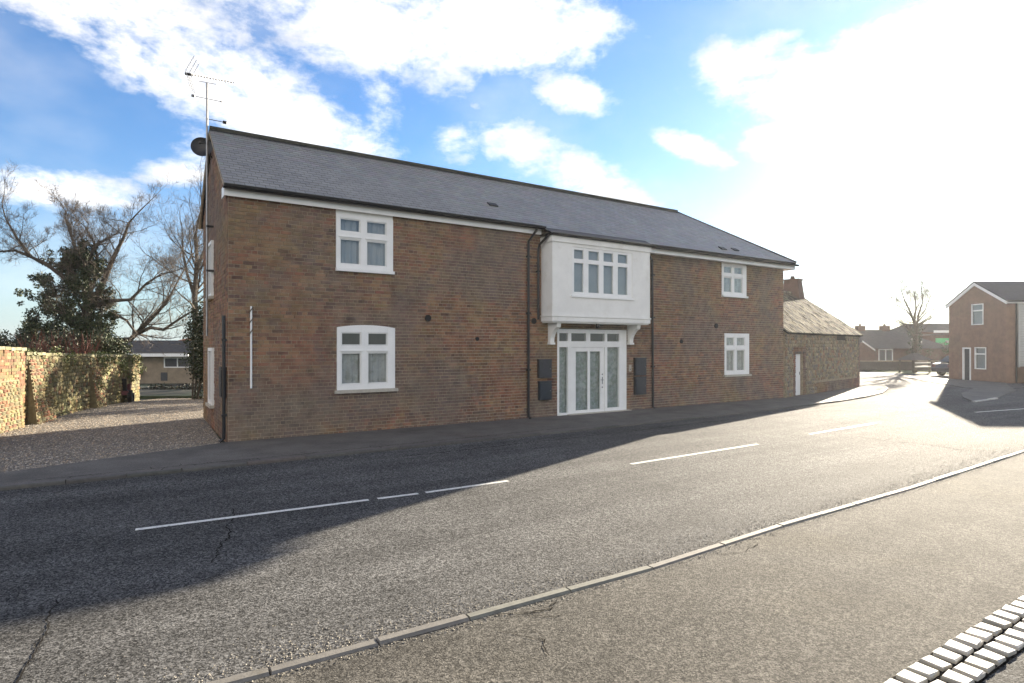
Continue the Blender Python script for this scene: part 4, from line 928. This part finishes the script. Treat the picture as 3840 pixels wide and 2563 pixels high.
# ivy clad tree
T = TreeB(11, 30000); z = 29
T.limb([P(188, 850, z), P(192, 780, z), P(200, 720, z), P(205, 660, z - .3), P(195, 600, z - .5)], .30, .12, maxlev=5)
T.limb([P(200, 720, z), P(226, 672, z), P(240, 640, z + .3), P(262, 588, z + .5), P(284, 545, z + .6), P(296, 512, z + .8)], .18, .05, maxlev=5)
T.limb([P(208, 706, z), P(262, 690, z - .4), P(300, 688, z - .6), P(337, 650, z - .8), P(372, 628, z - .8)], .11, .035, maxlev=5)
T.limb([P(205, 730, z), P(262, 720, z), P(290, 735, z - .5), P(312, 765, z - .8)], .10, .04, maxlev=4, lift=.0)
T.limb([P(195, 660, z), P(150, 640, z - .4), P(105, 605, z - .6), P(72, 590, z - .8), P(40, 548, z - 1), P(15, 505, z - 1)], .12, .035, maxlev=5)
T.limb([P(200, 650, z), P(180, 590, z), P(165, 545, z + .3), P(150, 500, z + .4)], .11, .035, maxlev=5)
T.limb([P(215, 650, z), P(225, 600, z + .5), P(215, 555, z + .8), P(195, 520, z + 1)], .10, .03, maxlev=5)
T.limb([P(72, 590, z - .8), P(35, 575, z - 1), P(-5, 578, z - 1.3)], .08, .04, maxlev=4)
ivt = T.build('ivy_covered_tree', 'bare tree with its trunk and lower limbs thick with dark ivy behind the garden wall', 'tree', P(188, 850, z))
off = P(188, 850, z)
bl = []
rv = random.Random(4)
for px, py, rad in ((190, 600, .85), (150, 620, .8), (215, 620, .75), (120, 650, .6), (175, 665, 1.0), (215, 690, .8), (100, 700, .6), (140, 720, .8), (190, 740, 1.1), (230, 750, .9), (75, 740, .6), (60, 690, .35), (60, 770, .9), (120, 775, 1.0), (205, 780, 1.0), (240, 785, .9), (235, 660, .4), (110, 590, .35), (85, 655, .35), (250, 710, .5), (205, 575, .4), (165, 585, .45)):
    for k in range(6):
        c = P(px + rv.uniform(-18, 18), py + rv.uniform(-20, 20), z + rv.uniform(-.9, .7)) - off; q = rad * rv.uniform(.32, .62); bl.append((tuple(c), (q, q * .8, q)))
leaves('ivy', ivt, bl, 52000, .05, seed=5)
# bare low tree leaning over the drive
T = TreeB(23); z = 31
T.limb([P(238, 860, z), P(250, 800, z), P(262, 781, z), P(300, 779, z), P(323, 756, z), P(356, 723, z), P(385, 690, z), P(398, 665, z)], .2, .05, maxlev=4)
T.limb([P(318, 764, z), P(345, 752, z - .3), P(375, 757, z - .5), P(412, 732, z - .6), P(440, 715, z - .6)], .11, .04, maxlev=4)
T.build('leaning_tree', 'low bare dark tree leaning right over the end of the gravel drive', 'tree', P(238, 860, z))
# bare tree by the gable
T = TreeB(31); z = 33
T.limb([P(452, 870, z), P(450, 760, z), P(447, 680, z), P(452, 600, z), P(450, 540, z)], .22, .07, maxlev=4)
T.limb([P(447, 680, z), P(430, 630, z), P(420, 580, z), P(418, 535, z + .3)], .1, .035, maxlev=4)
T.limb([P(452, 620, z), P(475, 560, z), P(482, 500, z)], .1, .035, maxlev=4)
T.build('bare_tree', 'bare tree rising right beside the gable end of the brick house', 'tree', P(452, 870, z))
def shrub(name, label, cat, base, blobs, n, size, pal=IVY, seed=1, group=None, stems=6):
    r = empty(name, base); tag(r, label, cat, group); m2 = MB(); q = random.Random(seed)
    for b in blobs[:stems]: m2.tube([(b[0][0] * .3, b[0][1] * .3, -.05), tuple(b[0])], [.04, .015], 5)
    m2.build('stems', MT['bark'], r); leaves('foliage', r, blobs, n, size, pal, seed); return r
def lump(cx, cy, cz, w, d, h, n, seed):
    q = random.Random(seed); return [((cx + q.uniform(-w, w), cy + q.uniform(-d, d), cz + q.uniform(-h, h)), (q.uniform(.35, .7),) * 3) for _ in range(n)]
DARK = [(.028, .042, .016), (.02, .03, .013), (.04, .05, .02), (.05, .048, .022)]
b0 = P(440, 905, 25); b0.z = -.2
ib = P(450, 760, 25) - b0
shrub('evergreen_shrub', 'tall dark evergreen shrub against the rear corner of the brick house', 'shrub', b0, lump(.5, .4, 1.6, .38, .6, 1.5, 20, 1) + lump(.5, .4, 3.3, .35, .4, .9, 10, 2) + [((x, .6 + random.uniform(-.5, .5), random.uniform(.4, 4.3)), (.6, .5, .55)) for x in np.arange(1.1, 8.5, .11)], 42000, .05, DARK, 3)
b0 = Vector((-20.5, 25.5, -.1))
shrub('laurel_shrub', 'broad dark evergreen mass just behind the mossy garden wall', 'shrub', b0, lump(-1.2, 0, 1.9, 2.6, .9, .6, 26, 4), 14000, .05, DARK, 5)
b0 = Vector((-17.2, 24.6, -.2))
shrub('ivy_mound', 'dark ivy mound hanging over the far end of the garden wall', 'shrub', b0, lump(0, .3, 1.75, .75, .5, .6, 14, 6), 10000, .045, [(.04, .06, .02), (.03, .045, .015), (.055, .05, .02)], 7)
shrub('low_hedge', 'low dark hedge across the end of the gravel drive before the bungalow', 'hedge', Vector((-14.2, 30.5, -.5)), [((x, random.uniform(-.3, .3), random.uniform(.05, .42)), (.45, .35, .28)) for x in np.arange(-4.6, 4.2, .18)], 9000, .045, [(.05, .045, .025), (.035, .045, .018), (.06, .04, .025)], 44)
b0 = P(240, 900, 27); b0.z = -.3
shrub('dark_conifer', 'narrow dark evergreen left of the bungalow beyond the drive', 'shrub', b0, lump(.1, 0, 1.5, .35, .3, 1.3, 12, 8), 7000, .042, DARK, 9)
RED = [(.13, .045, .03), (.10, .05, .03), (.15, .07, .04)]
b0 = Vector((-17.9, 23.4, -.1)); r = empty('red_stemmed_shrub', b0); tag(r, 'clump of reddish bare stems above the middle of the garden wall', 'shrub')
MT['redtwig'] = mat('red_twigs', (.16, .06, .045), .9, noise=(2, .2)); m2 = MB(); q = random.Random(3)
for i in range(130):
    x = q.uniform(-1.6, 1.4); m2.tube([(x, q.uniform(-.3, .3), .8), (x + q.uniform(-.2, .2), q.uniform(-.3, .3), 1.7), (x + q.uniform(-.5, .5), q.uniform(-.4, .4), q.uniform(2.2, 2.9))], [.01, .008, .004], 3, caps=False)
m2.build('stems', MT['redtwig'], r)
# creeper tufts on the wall top
mb = []
q = random.Random(9)
ww = Matrix.Translation(Vector((-11.25, 10.6, 0))) @ Matrix.Rotation(WA + pi, 4, 'Z')
for i in range(34):
    d = q.uniform(5, WL); p = ww @ Vector((-d, q.uniform(-.3, .12), wtop(d) + q.uniform(-.25, .06))); mb.append((tuple(p), (q.uniform(.08, .22),) * 3))
for i in range(14):
    d = q.uniform(9.5, WL); p = ww @ Vector((-d, .1, wtop(d) - q.uniform(.0, 1.0))); mb.append((tuple(p), (q.uniform(.1, .25),) * 3))
V, Fc, Cs = leaf_cloud(mb, 5200, .03, [(.09, .12, .03), (.06, .08, .025), (.12, .13, .04)], 4); o = link('wall_creeper', mesh_from('wall_creeper', V, Fc, MT['leaf'], Cs)); tag(o, 'green creeper and moss trailing over the top of the garden wall', 'creeper', kind='stuff')
# lawn edge and low bank beyond the gravel
sheetz = MB(); sheetz.add([(-8.2, 21.2, .02), (-8.2, 25, -.15), (-10.4, 25, -.15), (-10.2, 21.2, .02)], [(3, 2, 1, 0)]); tag(sheetz.build('lawn', MT['grass']), kind='structure')
bank = MB()
for k_, (y0, y1, zz, c) in enumerate(((26.1, 30, -.12, 0), (33, 37, -.42, 0))): bank.box(-24, -9, y0, y1, zz - .6, zz)
tag(bank.build('lawn_terrace', MT['soil']), kind='structure')

shrub('shade_hedge', 'long dark unseen hedge added far behind the brick house for shade', 'hedge', Vector((-12, 45, -.8)), [((x, random.uniform(-.5, .5), random.uniform(.6, 7.2)), (1., .8, .9)) for x in np.arange(-10, 12, .16)], 22000, .11, DARK, 33)  # hidden by the house, added to cast shade on the ground beyond the drive
# ------------------------------------------------------------------ bungalow at the end of the drive
bg_ = empty('bungalow', (-37.5, 50, -1.15)); tag(bg_, 'low beige bungalow with white fascia and dark tiled roof beyond the drive', 'bungalow')
def fwall(par, x0, x1, h, opens, m, y=0): wall_backing(x0, x1, 0, h, y, y + .25, opens).build('wall', m, par)
ow = [(4.0, 5.9, 1.4, 2.28), (8.0, 10.3, 1.4, 2.28)]
fwall(bg_, 0, 14.5, 2.5, ow, MT['beige']); B('side_wall', MT['beige'], bg_, 0, .25, .25, 7, 0, 2.5); B('side_wall', MT['beige'], bg_, 14.25, 14.5, .25, 7, 0, 2.5)
B('fascia', MT['white'], bg_, 5.0, 10.6, -1.0, -.9, 2.36, 2.62)
m2 = MB(); m2.add([(-.4, -.5, 2.5), (14.9, -.5, 2.5), (14.9, 7.4, 2.5), (-.4, 7.4, 2.5), (3, 3.4, 3.75), (11.8, 3.4, 3.75)], [(0, 1, 5, 4), (1, 2, 5), (2, 3, 4, 5), (3, 0, 4), (3, 2, 1, 0)]); m2.build('roof', MT['rooffar'], bg_)
m2 = MB(); m2.add([(6.5, 3.2, 3.55), (12.3, 3.2, 3.55), (11.5, 6, 4.3), (8, 6, 4.3)], [(0, 1, 2, 3)]); m2.build('upper_roof', MT['orange_tile'], bg_)
B('porch_roof', MT['rooffar'], bg_, 4.8, 10.8, -.9, 0, 2.62, 2.68)
def simple_window(par, x0, x1, z0, z1, n, y=0., fr=.09, mid=None):
    m2 = MB(); m2.box(x0, x1, y - .02, y + .06, z0, z0 + fr).box(x0, x1, y - .02, y + .06, z1 - fr, z1)
    for i in range(n + 1):
        xc = x0 + fr / 2 + (x1 - x0 - fr) * i / n; m2.box(xc - fr / 2, xc + fr / 2, y - .018, y + .058, z0 + fr, z1 - fr)
    if mid: m2.box(x0 + fr, x1 - fr, y - .015, y + .055, mid - fr / 2, mid + fr / 2)
    w_ = m2.build('window', MT['white'], par)
    for i in range(n):
        a = x0 + fr + (x1 - x0 - fr) * i / n; b = x0 + (x1 - x0 - fr) * (i + 1) / n; B('pane', MT['darkbox'], w_, a, b, y + .02, y + .03, z0 + fr, z1 - fr)
    return w_
simple_window(bg_, 4.0, 5.9, 1.4, 2.28, 3); simple_window(bg_, 8.0, 10.3, 1.4, 2.28, 2)
B('door', MT['darkbox'], bg_, 7.75, 8.3, -.03, 0, .3, 1.0)
B('flower_trough', MT['maroon'], bg_, 3.9, 6.2, -.5, -.1, .85, 1.2)
# dark red machine by the wall
mo = empty('garden_machine', (-15.15, 22.9, -.12), radians(-62)); tag(mo, 'small dark red wheeled garden machine parked in shade at the end of the wall', 'machine')
m2 = MB(); m2.prism([(-.55, .35), (-.6, .62), (-.1, .74), (.0, .5), (.55, .5), (.6, .35)], -.27, .27, 'y'); m2.build('body', MT['maroon'], mo)
m2 = MB(); m2.prism([(.15, .5), (.45, .5), (.55, .95), (.48, .97), (.38, .6), (.15, .58)], -.2, .2, 'y'); m2.build('seat', MT['rubber'], mo)
for x, rad in ((-.4, .18), (.38, .26)):
    for s in (-1, 1): m2 = MB(); m2.tube([(x, s * .24, rad), (x, s * .38, rad)], rad, 16); m2.build('wheel', MT['rubber'], mo)
for s in (-1, 1): m2 = MB(); m2.tube([(-.59, s * .14, .52), (-.62, s * .14, .52)], .055, 10); m2.build('headlight', MT['lamp_glass'], mo)
m2 = MB(); m2.tube([(.0, 0, .5), (.12, 0, .92)], .02, 6); m2.tube([(.12, -.15, .92), (.12, .15, .92)], .02, 6); m2.build('steering_bar', MT['black'], mo)

# ------------------------------------------------------------------ right hand side
rb = empty('gabled_house', (27.7, 33.1, 0)); tag(rb, 'two storey red brick house with white bargeboards at the right edge', 'house')
gd = 4.3; er = 4.72; rr_h = 5.86
m2 = MB(); GW = [(.95, 1.55, 3.65, 4.75), (.95, 1.65, .95, 2.15), (2.35, 3.05, 0, 2.0)]
wb_ = wall_backing(0, gd, -.2, er, 0, .25, [(1.55, 2.45, 3.35, 4.6), (1.35, 2.2, .72, 2.02), (2.5, 3.15, 0, 2.0)])
wb_.v = [(v[1], v[0], v[2]) for v in wb_.v]; wb_.f = [tuple(reversed(f)) for f in wb_.f]
wb_.prism([(0, er), (gd, er), (gd / 2, rr_h - .03)], 0, .25, 'x'); wb_.box(.25, 14, 0, .25, -.2, er).box(.25, 14, gd - .25, gd, -.2, er)
wb_.build('wall', MT['brickfar'], rb)
def side_window(par, y0, y1, z0, z1, mid=None, x=0.):
    m2 = MB(); f = .055; m2.box(x - .03, x + .06, y0, y1, z0, z0 + f).box(x - .03, x + .06, y0, y1, z1 - f, z1).box(x - .028, x + .058, y0, y0 + f, z0 + f, z1 - f).box(x - .028, x + .058, y1 - f, y1, z0 + f, z1 - f)
    if mid: m2.box(x - .026, x + .055, y0 + f, y1 - f, mid - .04, mid + .04)
    w_ = m2.build('window', MT['white'], par); B('pane', MT['glass'], w_, x + .02, x + .03, y0 + f, y1 - f, z0 + f, z1 - f); B('curtain', MT['blind'], w_, x + .12, x + .13, y0, y1, z0, z1)
side_window(rb, 1.55, 2.45, 3.35, 4.6, 4.2); side_window(rb, 1.35, 2.2, .72, 2.02, 1.62)
m2 = MB(); m2.box(-.03, .08, 3.07, 3.15, 0, 2.0).box(-.03, .08, 2.5, 2.58, 0, 2.0).box(-.028, .08, 2.58, 3.07, 1.92, 2.0); dfr = m2.build('door_frame', MT['white'], rb); B('door', MT['darkbox'], rb, .06, .1, 2.58, 3.07, 0, 1.92)
m2 = MB()
for s, (ya, yb) in enumerate(((-.15, gd / 2), (gd + .15, gd / 2))):
    za = er - .06; zb = rr_h + .06; k = .22
    m2.prism([(ya, za), (yb, zb), (yb, zb - k), (ya, za - k)] if s == 0 else [(yb, zb), (ya, za), (ya, za - k), (yb, zb - k)], -.10, -.05, 'x')
m2.build('bargeboard', MT['white'], rb)
m2 = MB(); quadm = mb; mb = MB()
quad([(-.12, -.2, er - .05), (14.2, -.2, er - .05), (14.2, gd / 2, rr_h + .1), (-.12, gd / 2, rr_h + .1)], .06); quad([(14.2, gd + .2, er - .05), (-.12, gd + .2, er - .05), (-.12, gd / 2, rr_h + .1), (14.2, gd / 2, rr_h + .1)], .06)
mb.build('roof', MT['lead'], rb)
m2 = MB(); m2.tube([(.55, -.06, er - .2), (.55, -.06, .05)], .04, 8); m2.build('downpipe', MT['black'], rb); B('gutter', MT['black'], rb, -.05, 14.1, -.27, -.17, er - .16, er - .07)
B('fascia', MT['white'], rb, -.02, 14, -.16, -.12, er - .24, er - .1)
cb = empty('cladding'); cb.parent = rb
for i in range(26): B('weatherboard', MT['clad'], cb, .75, 13.9, -.05 - .012, -.005, .95 + i * .14, .95 + i * .14 + .128)
B('corner_post', MT['clad'], cb, .66, .745, -.07, -.002, .9, 4.6)
MIX = [(.10, .13, .04), (.14, .15, .05), (.08, .09, .03)]
shrub('yellow_green_shrub', 'yellow green shrub against the pale boards of the right hand house', 'shrub', Vector((29.5, 32.3, 0)), lump(.2, 0, 1.1, .5, .3, .9, 9, 12), 2200, .05, MIX, 12)
# dark low car/wheelie shapes by the right house
bn = empty('wheelie_bin', (28.75, 32.2, 0)); tag(bn, 'dark wheeled bin standing against the pale boarded wall at the right edge', 'bin')
m2 = MB(); frus(m2, -.22, .22, -.25, .25, .06, -.28, .28, -.32, .32, .98); m2.build('body', MT['darkbox'], bn); B('lid', MT['darkbox'], bn, -.30, .30, -.36, .34, .98, 1.05)
for s in (-1, 1): m2 = MB(); m2.tube([(s * .2, .26, .1), (s * .26, .26, .1)], .1, 12); m2.build('wheel', MT['rubber'], bn)
# pavement nose by the right house
sheet('pavement_corner', [(26.6, 46), (25.6, 38), (22.2, 28.4), (19.8, 26.0), (18.2, 23.8), (17.2, 22.0), (19.2, 23.4), (23.5, 27.5), (26.8, 32), (27.7, 33), (27.7, 46)], .035, MT['pavement'], hgt=.03)
kerb_run([(17.2, 21.9), (19.2, 23.3)], .12, .16, .05, '', col=(.42, .41, .37), side=1, L0=.8)
# far bungalow with two chimneys
fb = empty('brick_bungalow', (33.9, 57, -.3)); tag(fb, 'dark roofed brick bungalow with two chimneys beyond the bend', 'bungalow')
fwall(fb, 0, 8.5, 2.2, [(1.5, 2.9, .9, 2.1)], MT['brickdark']); simple_window(fb, 1.5, 2.9, .9, 2.1, 2); B('side_wall', MT['brickdark'], fb, 0, .25, .25, 7, 0, 2.2)
m2 = MB(); m2.add([(-.4, -.4, 2.15), (8.9, -.4, 2.15), (8.9, 7, 2.15), (-.4, 7, 2.15), (1.2, 3.3, 4.05), (4.9, 3.3, 4.05)], [(0, 1, 5, 4), (1, 2, 5), (2, 3, 4, 5), (3, 0, 4), (3, 2, 1, 0)]); rf = m2.build('roof', MT['rooffar'], fb)
for x in (1.3, 3.8): c = B('chimney', MT['brickdark'], rf, x, x + .75, 3.0, 3.6, 3.8, 4.45); m2 = MB(); m2.tube([(x + .37, 3.3, 4.45), (x + .37, 3.3, 4.65)], .12, 8); m2.build('chimney_pot', MT['rust'], c)
m2 = MB(); m2.prism([(-.3, 2.9), (.9, 2.05), (.9, 1.9), (-.3, 2.75)], -.5, -.44, 'y'); m2.build('bargeboard', MT['white'], fb)
m2 = MB(); m2.prism([(-1.2, 0), (.8, 0), (.8, 2.0), (-.3, 2.75), (-1.2, 2.2)], -.40, -.02, 'y'); m2.build('gable', MT['brickdark'], fb)
lw_ = empty('low_wall', (29.4, 50.0, 0), 0.); tag(lw_, 'low dark boundary wall along the far side of the road', 'wall'); B('wall', MT['rooffar'], lw_, 0, 9.2, 0, .25, -.1, .78); B('coping', MT['lime'], lw_, -.03, 9.23, -.03, .28, .78, .85)
# shop with green sign
sh = empty('village_shop', (41.3, 59.5, -.2)); tag(sh, 'brick shop with green sign and posters behind the corner of the right hand house', 'shop')
fwall(sh, 0, 9, 3.7, [(2.3, 4.2, .45, 2.0)], MT['brickdark']); B('side_wall', MT['brickdark'], sh, 0, .25, .25, 7, 0, 3.7)
m2 = MB(); m2.add([(-.9, -.3, 3.3), (9.4, -.3, 3.75), (9.4, 7, 3.75), (-.9, 7, 3.3), (.2, 2.6, 4.65), (8, 2.6, 4.65)], [(0, 1, 5, 4), (1, 2, 5), (2, 3, 4, 5), (3, 0, 4), (3, 2, 1, 0)]); m2.build('roof', MT['rooffar'], sh)
B('fascia', MT['white'], sh, 1.0, 9.3, -.42, -.32, 3.62, 3.85)
B('shop_sign', MT['green'], sh, 1.4, 6, -.16, -.02, 2.38, 3.08); sgn = B('sign_mark', MT['clad'], sh, 2.3, 2.62, -.175, -.162, 2.6, 2.85)
B('sign_mark', MT['clad'], sh, 2.8, 3.6, -.175, -.162, 2.66, 2.78)
w_ = simple_window(sh, 2.3, 4.2, .45, 2.0, 2); B('posters', MT['poster'], w_, 2.42, 4.05, -.03, -.021, .55, 1.9)
# bare ivy footed tree beyond
T = TreeB(41); z = 53
T.limb([P(2097, 862, z), P(2100, 800, z), P(2101, 752, z), P(2097, 732, z)], .34, .10, maxlev=2)
for pts, r0 in (([(2101, 752), (2088, 716), (2076, 692), (2066, 664)], .11), ([(2102, 750), (2108, 718), (2117, 692), (2113, 668)], .10), ([(2101, 748), (2116, 738), (2131, 728)], .08), ([(2097, 762), (2080, 752), (2060, 742)], .07),
                ([(2093, 728), (2078, 712), (2056, 700)], .07), ([(2098, 735), (2101, 705), (2097, 672)], .08), ([(2104, 735), (2122, 712), (2130, 690)], .06)):
    T.limb([P(px, py, z + .3 * k) for k, (px, py) in enumerate(pts)], r0, .028, maxlev=5, dens=.85, lift=.35)
ft = T.build('pollarded_tree', 'bare pruned tree standing beyond the bend between bungalow and shop', 'tree', P(2097, 862, z))
of = P(2097, 862, z); q = random.Random(2)
leaves('ivy', ft, [(tuple(P(2098 + q.uniform(-10, 12), 750 + i * 5.2, z) - of), (.3 + i * .03, .3, .4)) for i in range(18)], 2200, .06, DARK, 6)
shrub('green_shrub', 'olive green shrub in front of the shop with the green sign', 'shrub', Vector((41.6, 57.5, 0)), lump(-1.2, 0, 1.4, 1.5, .5, .7, 12, 15), 2600, .07, [(.07, .09, .035), (.05, .06, .025)], 15)
# roofed shelter on the grass
gs = sheet('grass_verge', [(29.5, 44.5), (33.5, 42.5), (35, 46), (36, 50), (30, 51)], .03, MT['grass'], hgt=.03)
sr = empty('roofed_shelter', (31.6, 46.3, .03), .3); tag(sr, 'small roofed shelter with white rails on the grass by the bend', 'shelter')
m2 = MB(); m2.add([(-1.0, -.8, .98), (1.0, -.8, .98), (1.0, .8, .98), (-1.0, .8, .98), (-.2, 0, 1.52), (.2, 0, 1.52)], [(0, 1, 5, 4), (1, 2, 5), (2, 3, 4, 5), (3, 0, 4), (3, 2, 1, 0)]); m2.build('roof', MT['tile'], sr) if False else m2.build('roof', MT['rooffar'], sr)
for x in (-.8, .8):
    for y in (-.6, .6): B('post', MT['bark'], sr, x - .05, x + .05, y - .05, y + .05, 0, 1.0)
B('trunk_post', MT['bark'], sr, -.12, .12, -.12, .12, 0, 1.4)
for z in (.42, .72): B('rail', MT['white'], sr, -.8, .8, -.68, -.64, z, z + .1)
wf = empty('white_rail_fence', (32.6, 44.8, .03), .25); tag(wf, 'low white rail fence right of the roofed shelter', 'fence')
for x in (0, .65, 1.3): B('post', MT['white'], wf, x - .05, x + .05, -.04, .04, 0, .5)
for z in (.12, .36): B('rail', MT['white'], wf, -.1, 1.4, -.06, -.042, z, z + .08)
# parked car
car = empty('parked_car', (31.9, 41.4, 0), radians(188)); tag(car, 'dark blue car parked by the shop beside the right hand house', 'car')
body = [(-1.95, .3), (-1.98, .62), (-1.85, .78), (-1.1, .9), (1.2, .92), (1.9, .85), (2.0, .55), (1.95, .28)]
m2 = MB(); m2.prism(body[::-1], -.82, .82, 'y'); m2.build('body', MT['carpaint'], car)
m2 = MB(); P1 = [(-1.05, .9), (-.45, 1.4), (.9, 1.42), (1.55, .92)]; m2.add([(x, s * (.78 if z < 1 else .62), z) for s in (-1, 1) for x, z in P1], [(0, 1, 2, 3)[::-1], (4, 5, 6, 7), (0, 1, 5, 4), (1, 2, 6, 5), (2, 3, 7, 6)]); cab = m2.build('cabin', MT['carpaint'], car)
m2 = MB(); m2.add([(-.98, -.70, .95), (-.98, .70, .95), (-.50, .58, 1.36), (-.50, -.58, 1.36)], [(0, 1, 2, 3)]); m2.v = [(v[0] - .03, v[1], v[2] + .02) for v in m2.v]; m2.build('windscreen', MT['black'], car)
m2 = MB(); m2.add([(-.85, .785, .95), (1.35, .785, .95), (.85, .66, 1.36), (-.42, .66, 1.36)], [(0, 1, 2, 3)]); m2.build('side_glass', MT['black'], car); m2 = MB(); m2.add([(-.85, -.785, .95), (1.35, -.785, .95), (.85, -.66, 1.36), (-.42, -.66, 1.36)], [(3, 2, 1, 0)]); m2.build('side_glass', MT['black'], car)
m2 = MB(); m2.add([(1.50, -.68, .97), (1.50, .68, .97), (.97, .58, 1.37), (.97, -.58, 1.37)], [(3, 2, 1, 0)]); m2.v = [(v[0] + .04, v[1], v[2] + .02) for v in m2.v]; m2.build('rear_glass', MT['black'], car)
for x in (-1.25, 1.25):
    for s in (-1, 1): m2 = MB(); m2.tube([(x, s * .66, .31), (x, s * .85, .31)], .31, 20); w_ = m2.build('wheel', MT['rubber'], car); m2 = MB(); m2.tube([(x, s * .851, .31), (x, s * .858, .31)], .19, 14); m2.build('hubcap', MT['metal'], w_)
for s in (-1, 1): B('headlight', MT['lamp_glass'], car, -2.0, -1.93, s * .62 - .14, s * .62 + .14, .6, .74); B('tail_light', MT['maroon'], car, 1.94, 2.0, s * .64 - .12, s * .64 + .12, .62, .8)
# hedges and roofs farther off so that the horizon is closed
for i, (x, y, w, h, lab) in enumerate(((-62, 75, 14, 3.2, 'dark hedge line far behind the bungalow on the left'), (52, 80, 16, 2.6, 'dark hedge line far beyond the shop on the right'))):
    shrub('hedge', lab, 'hedge', Vector((x, y, -1)), [((random.uniform(-w, w), random.uniform(-1, 1), random.uniform(.8, h)), (1.4, 1.2, 1.1)) for _ in range(34)], 7000, .16, DARK, 20 + i, stems=4)

# ------------------------------------------------------------------ air
hm = bpy.data.materials.new('haze'); hm.use_nodes = True; t = hm.node_tree; t.nodes.clear()
pv = t.nodes.new('ShaderNodeVolumePrincipled'); pv.inputs['Density'].default_value = .00026; pv.inputs['Color'].default_value = (.93, .95, 1, 1); pv.inputs['Anisotropy'].default_value = .55
t.links.new(pv.outputs[0], t.nodes.new('ShaderNodeOutputMaterial').inputs['Volume'])
tag(MB().box(-140, 140, -60, 140, -2.3, 13).build('haze', hm), kind='stuff')
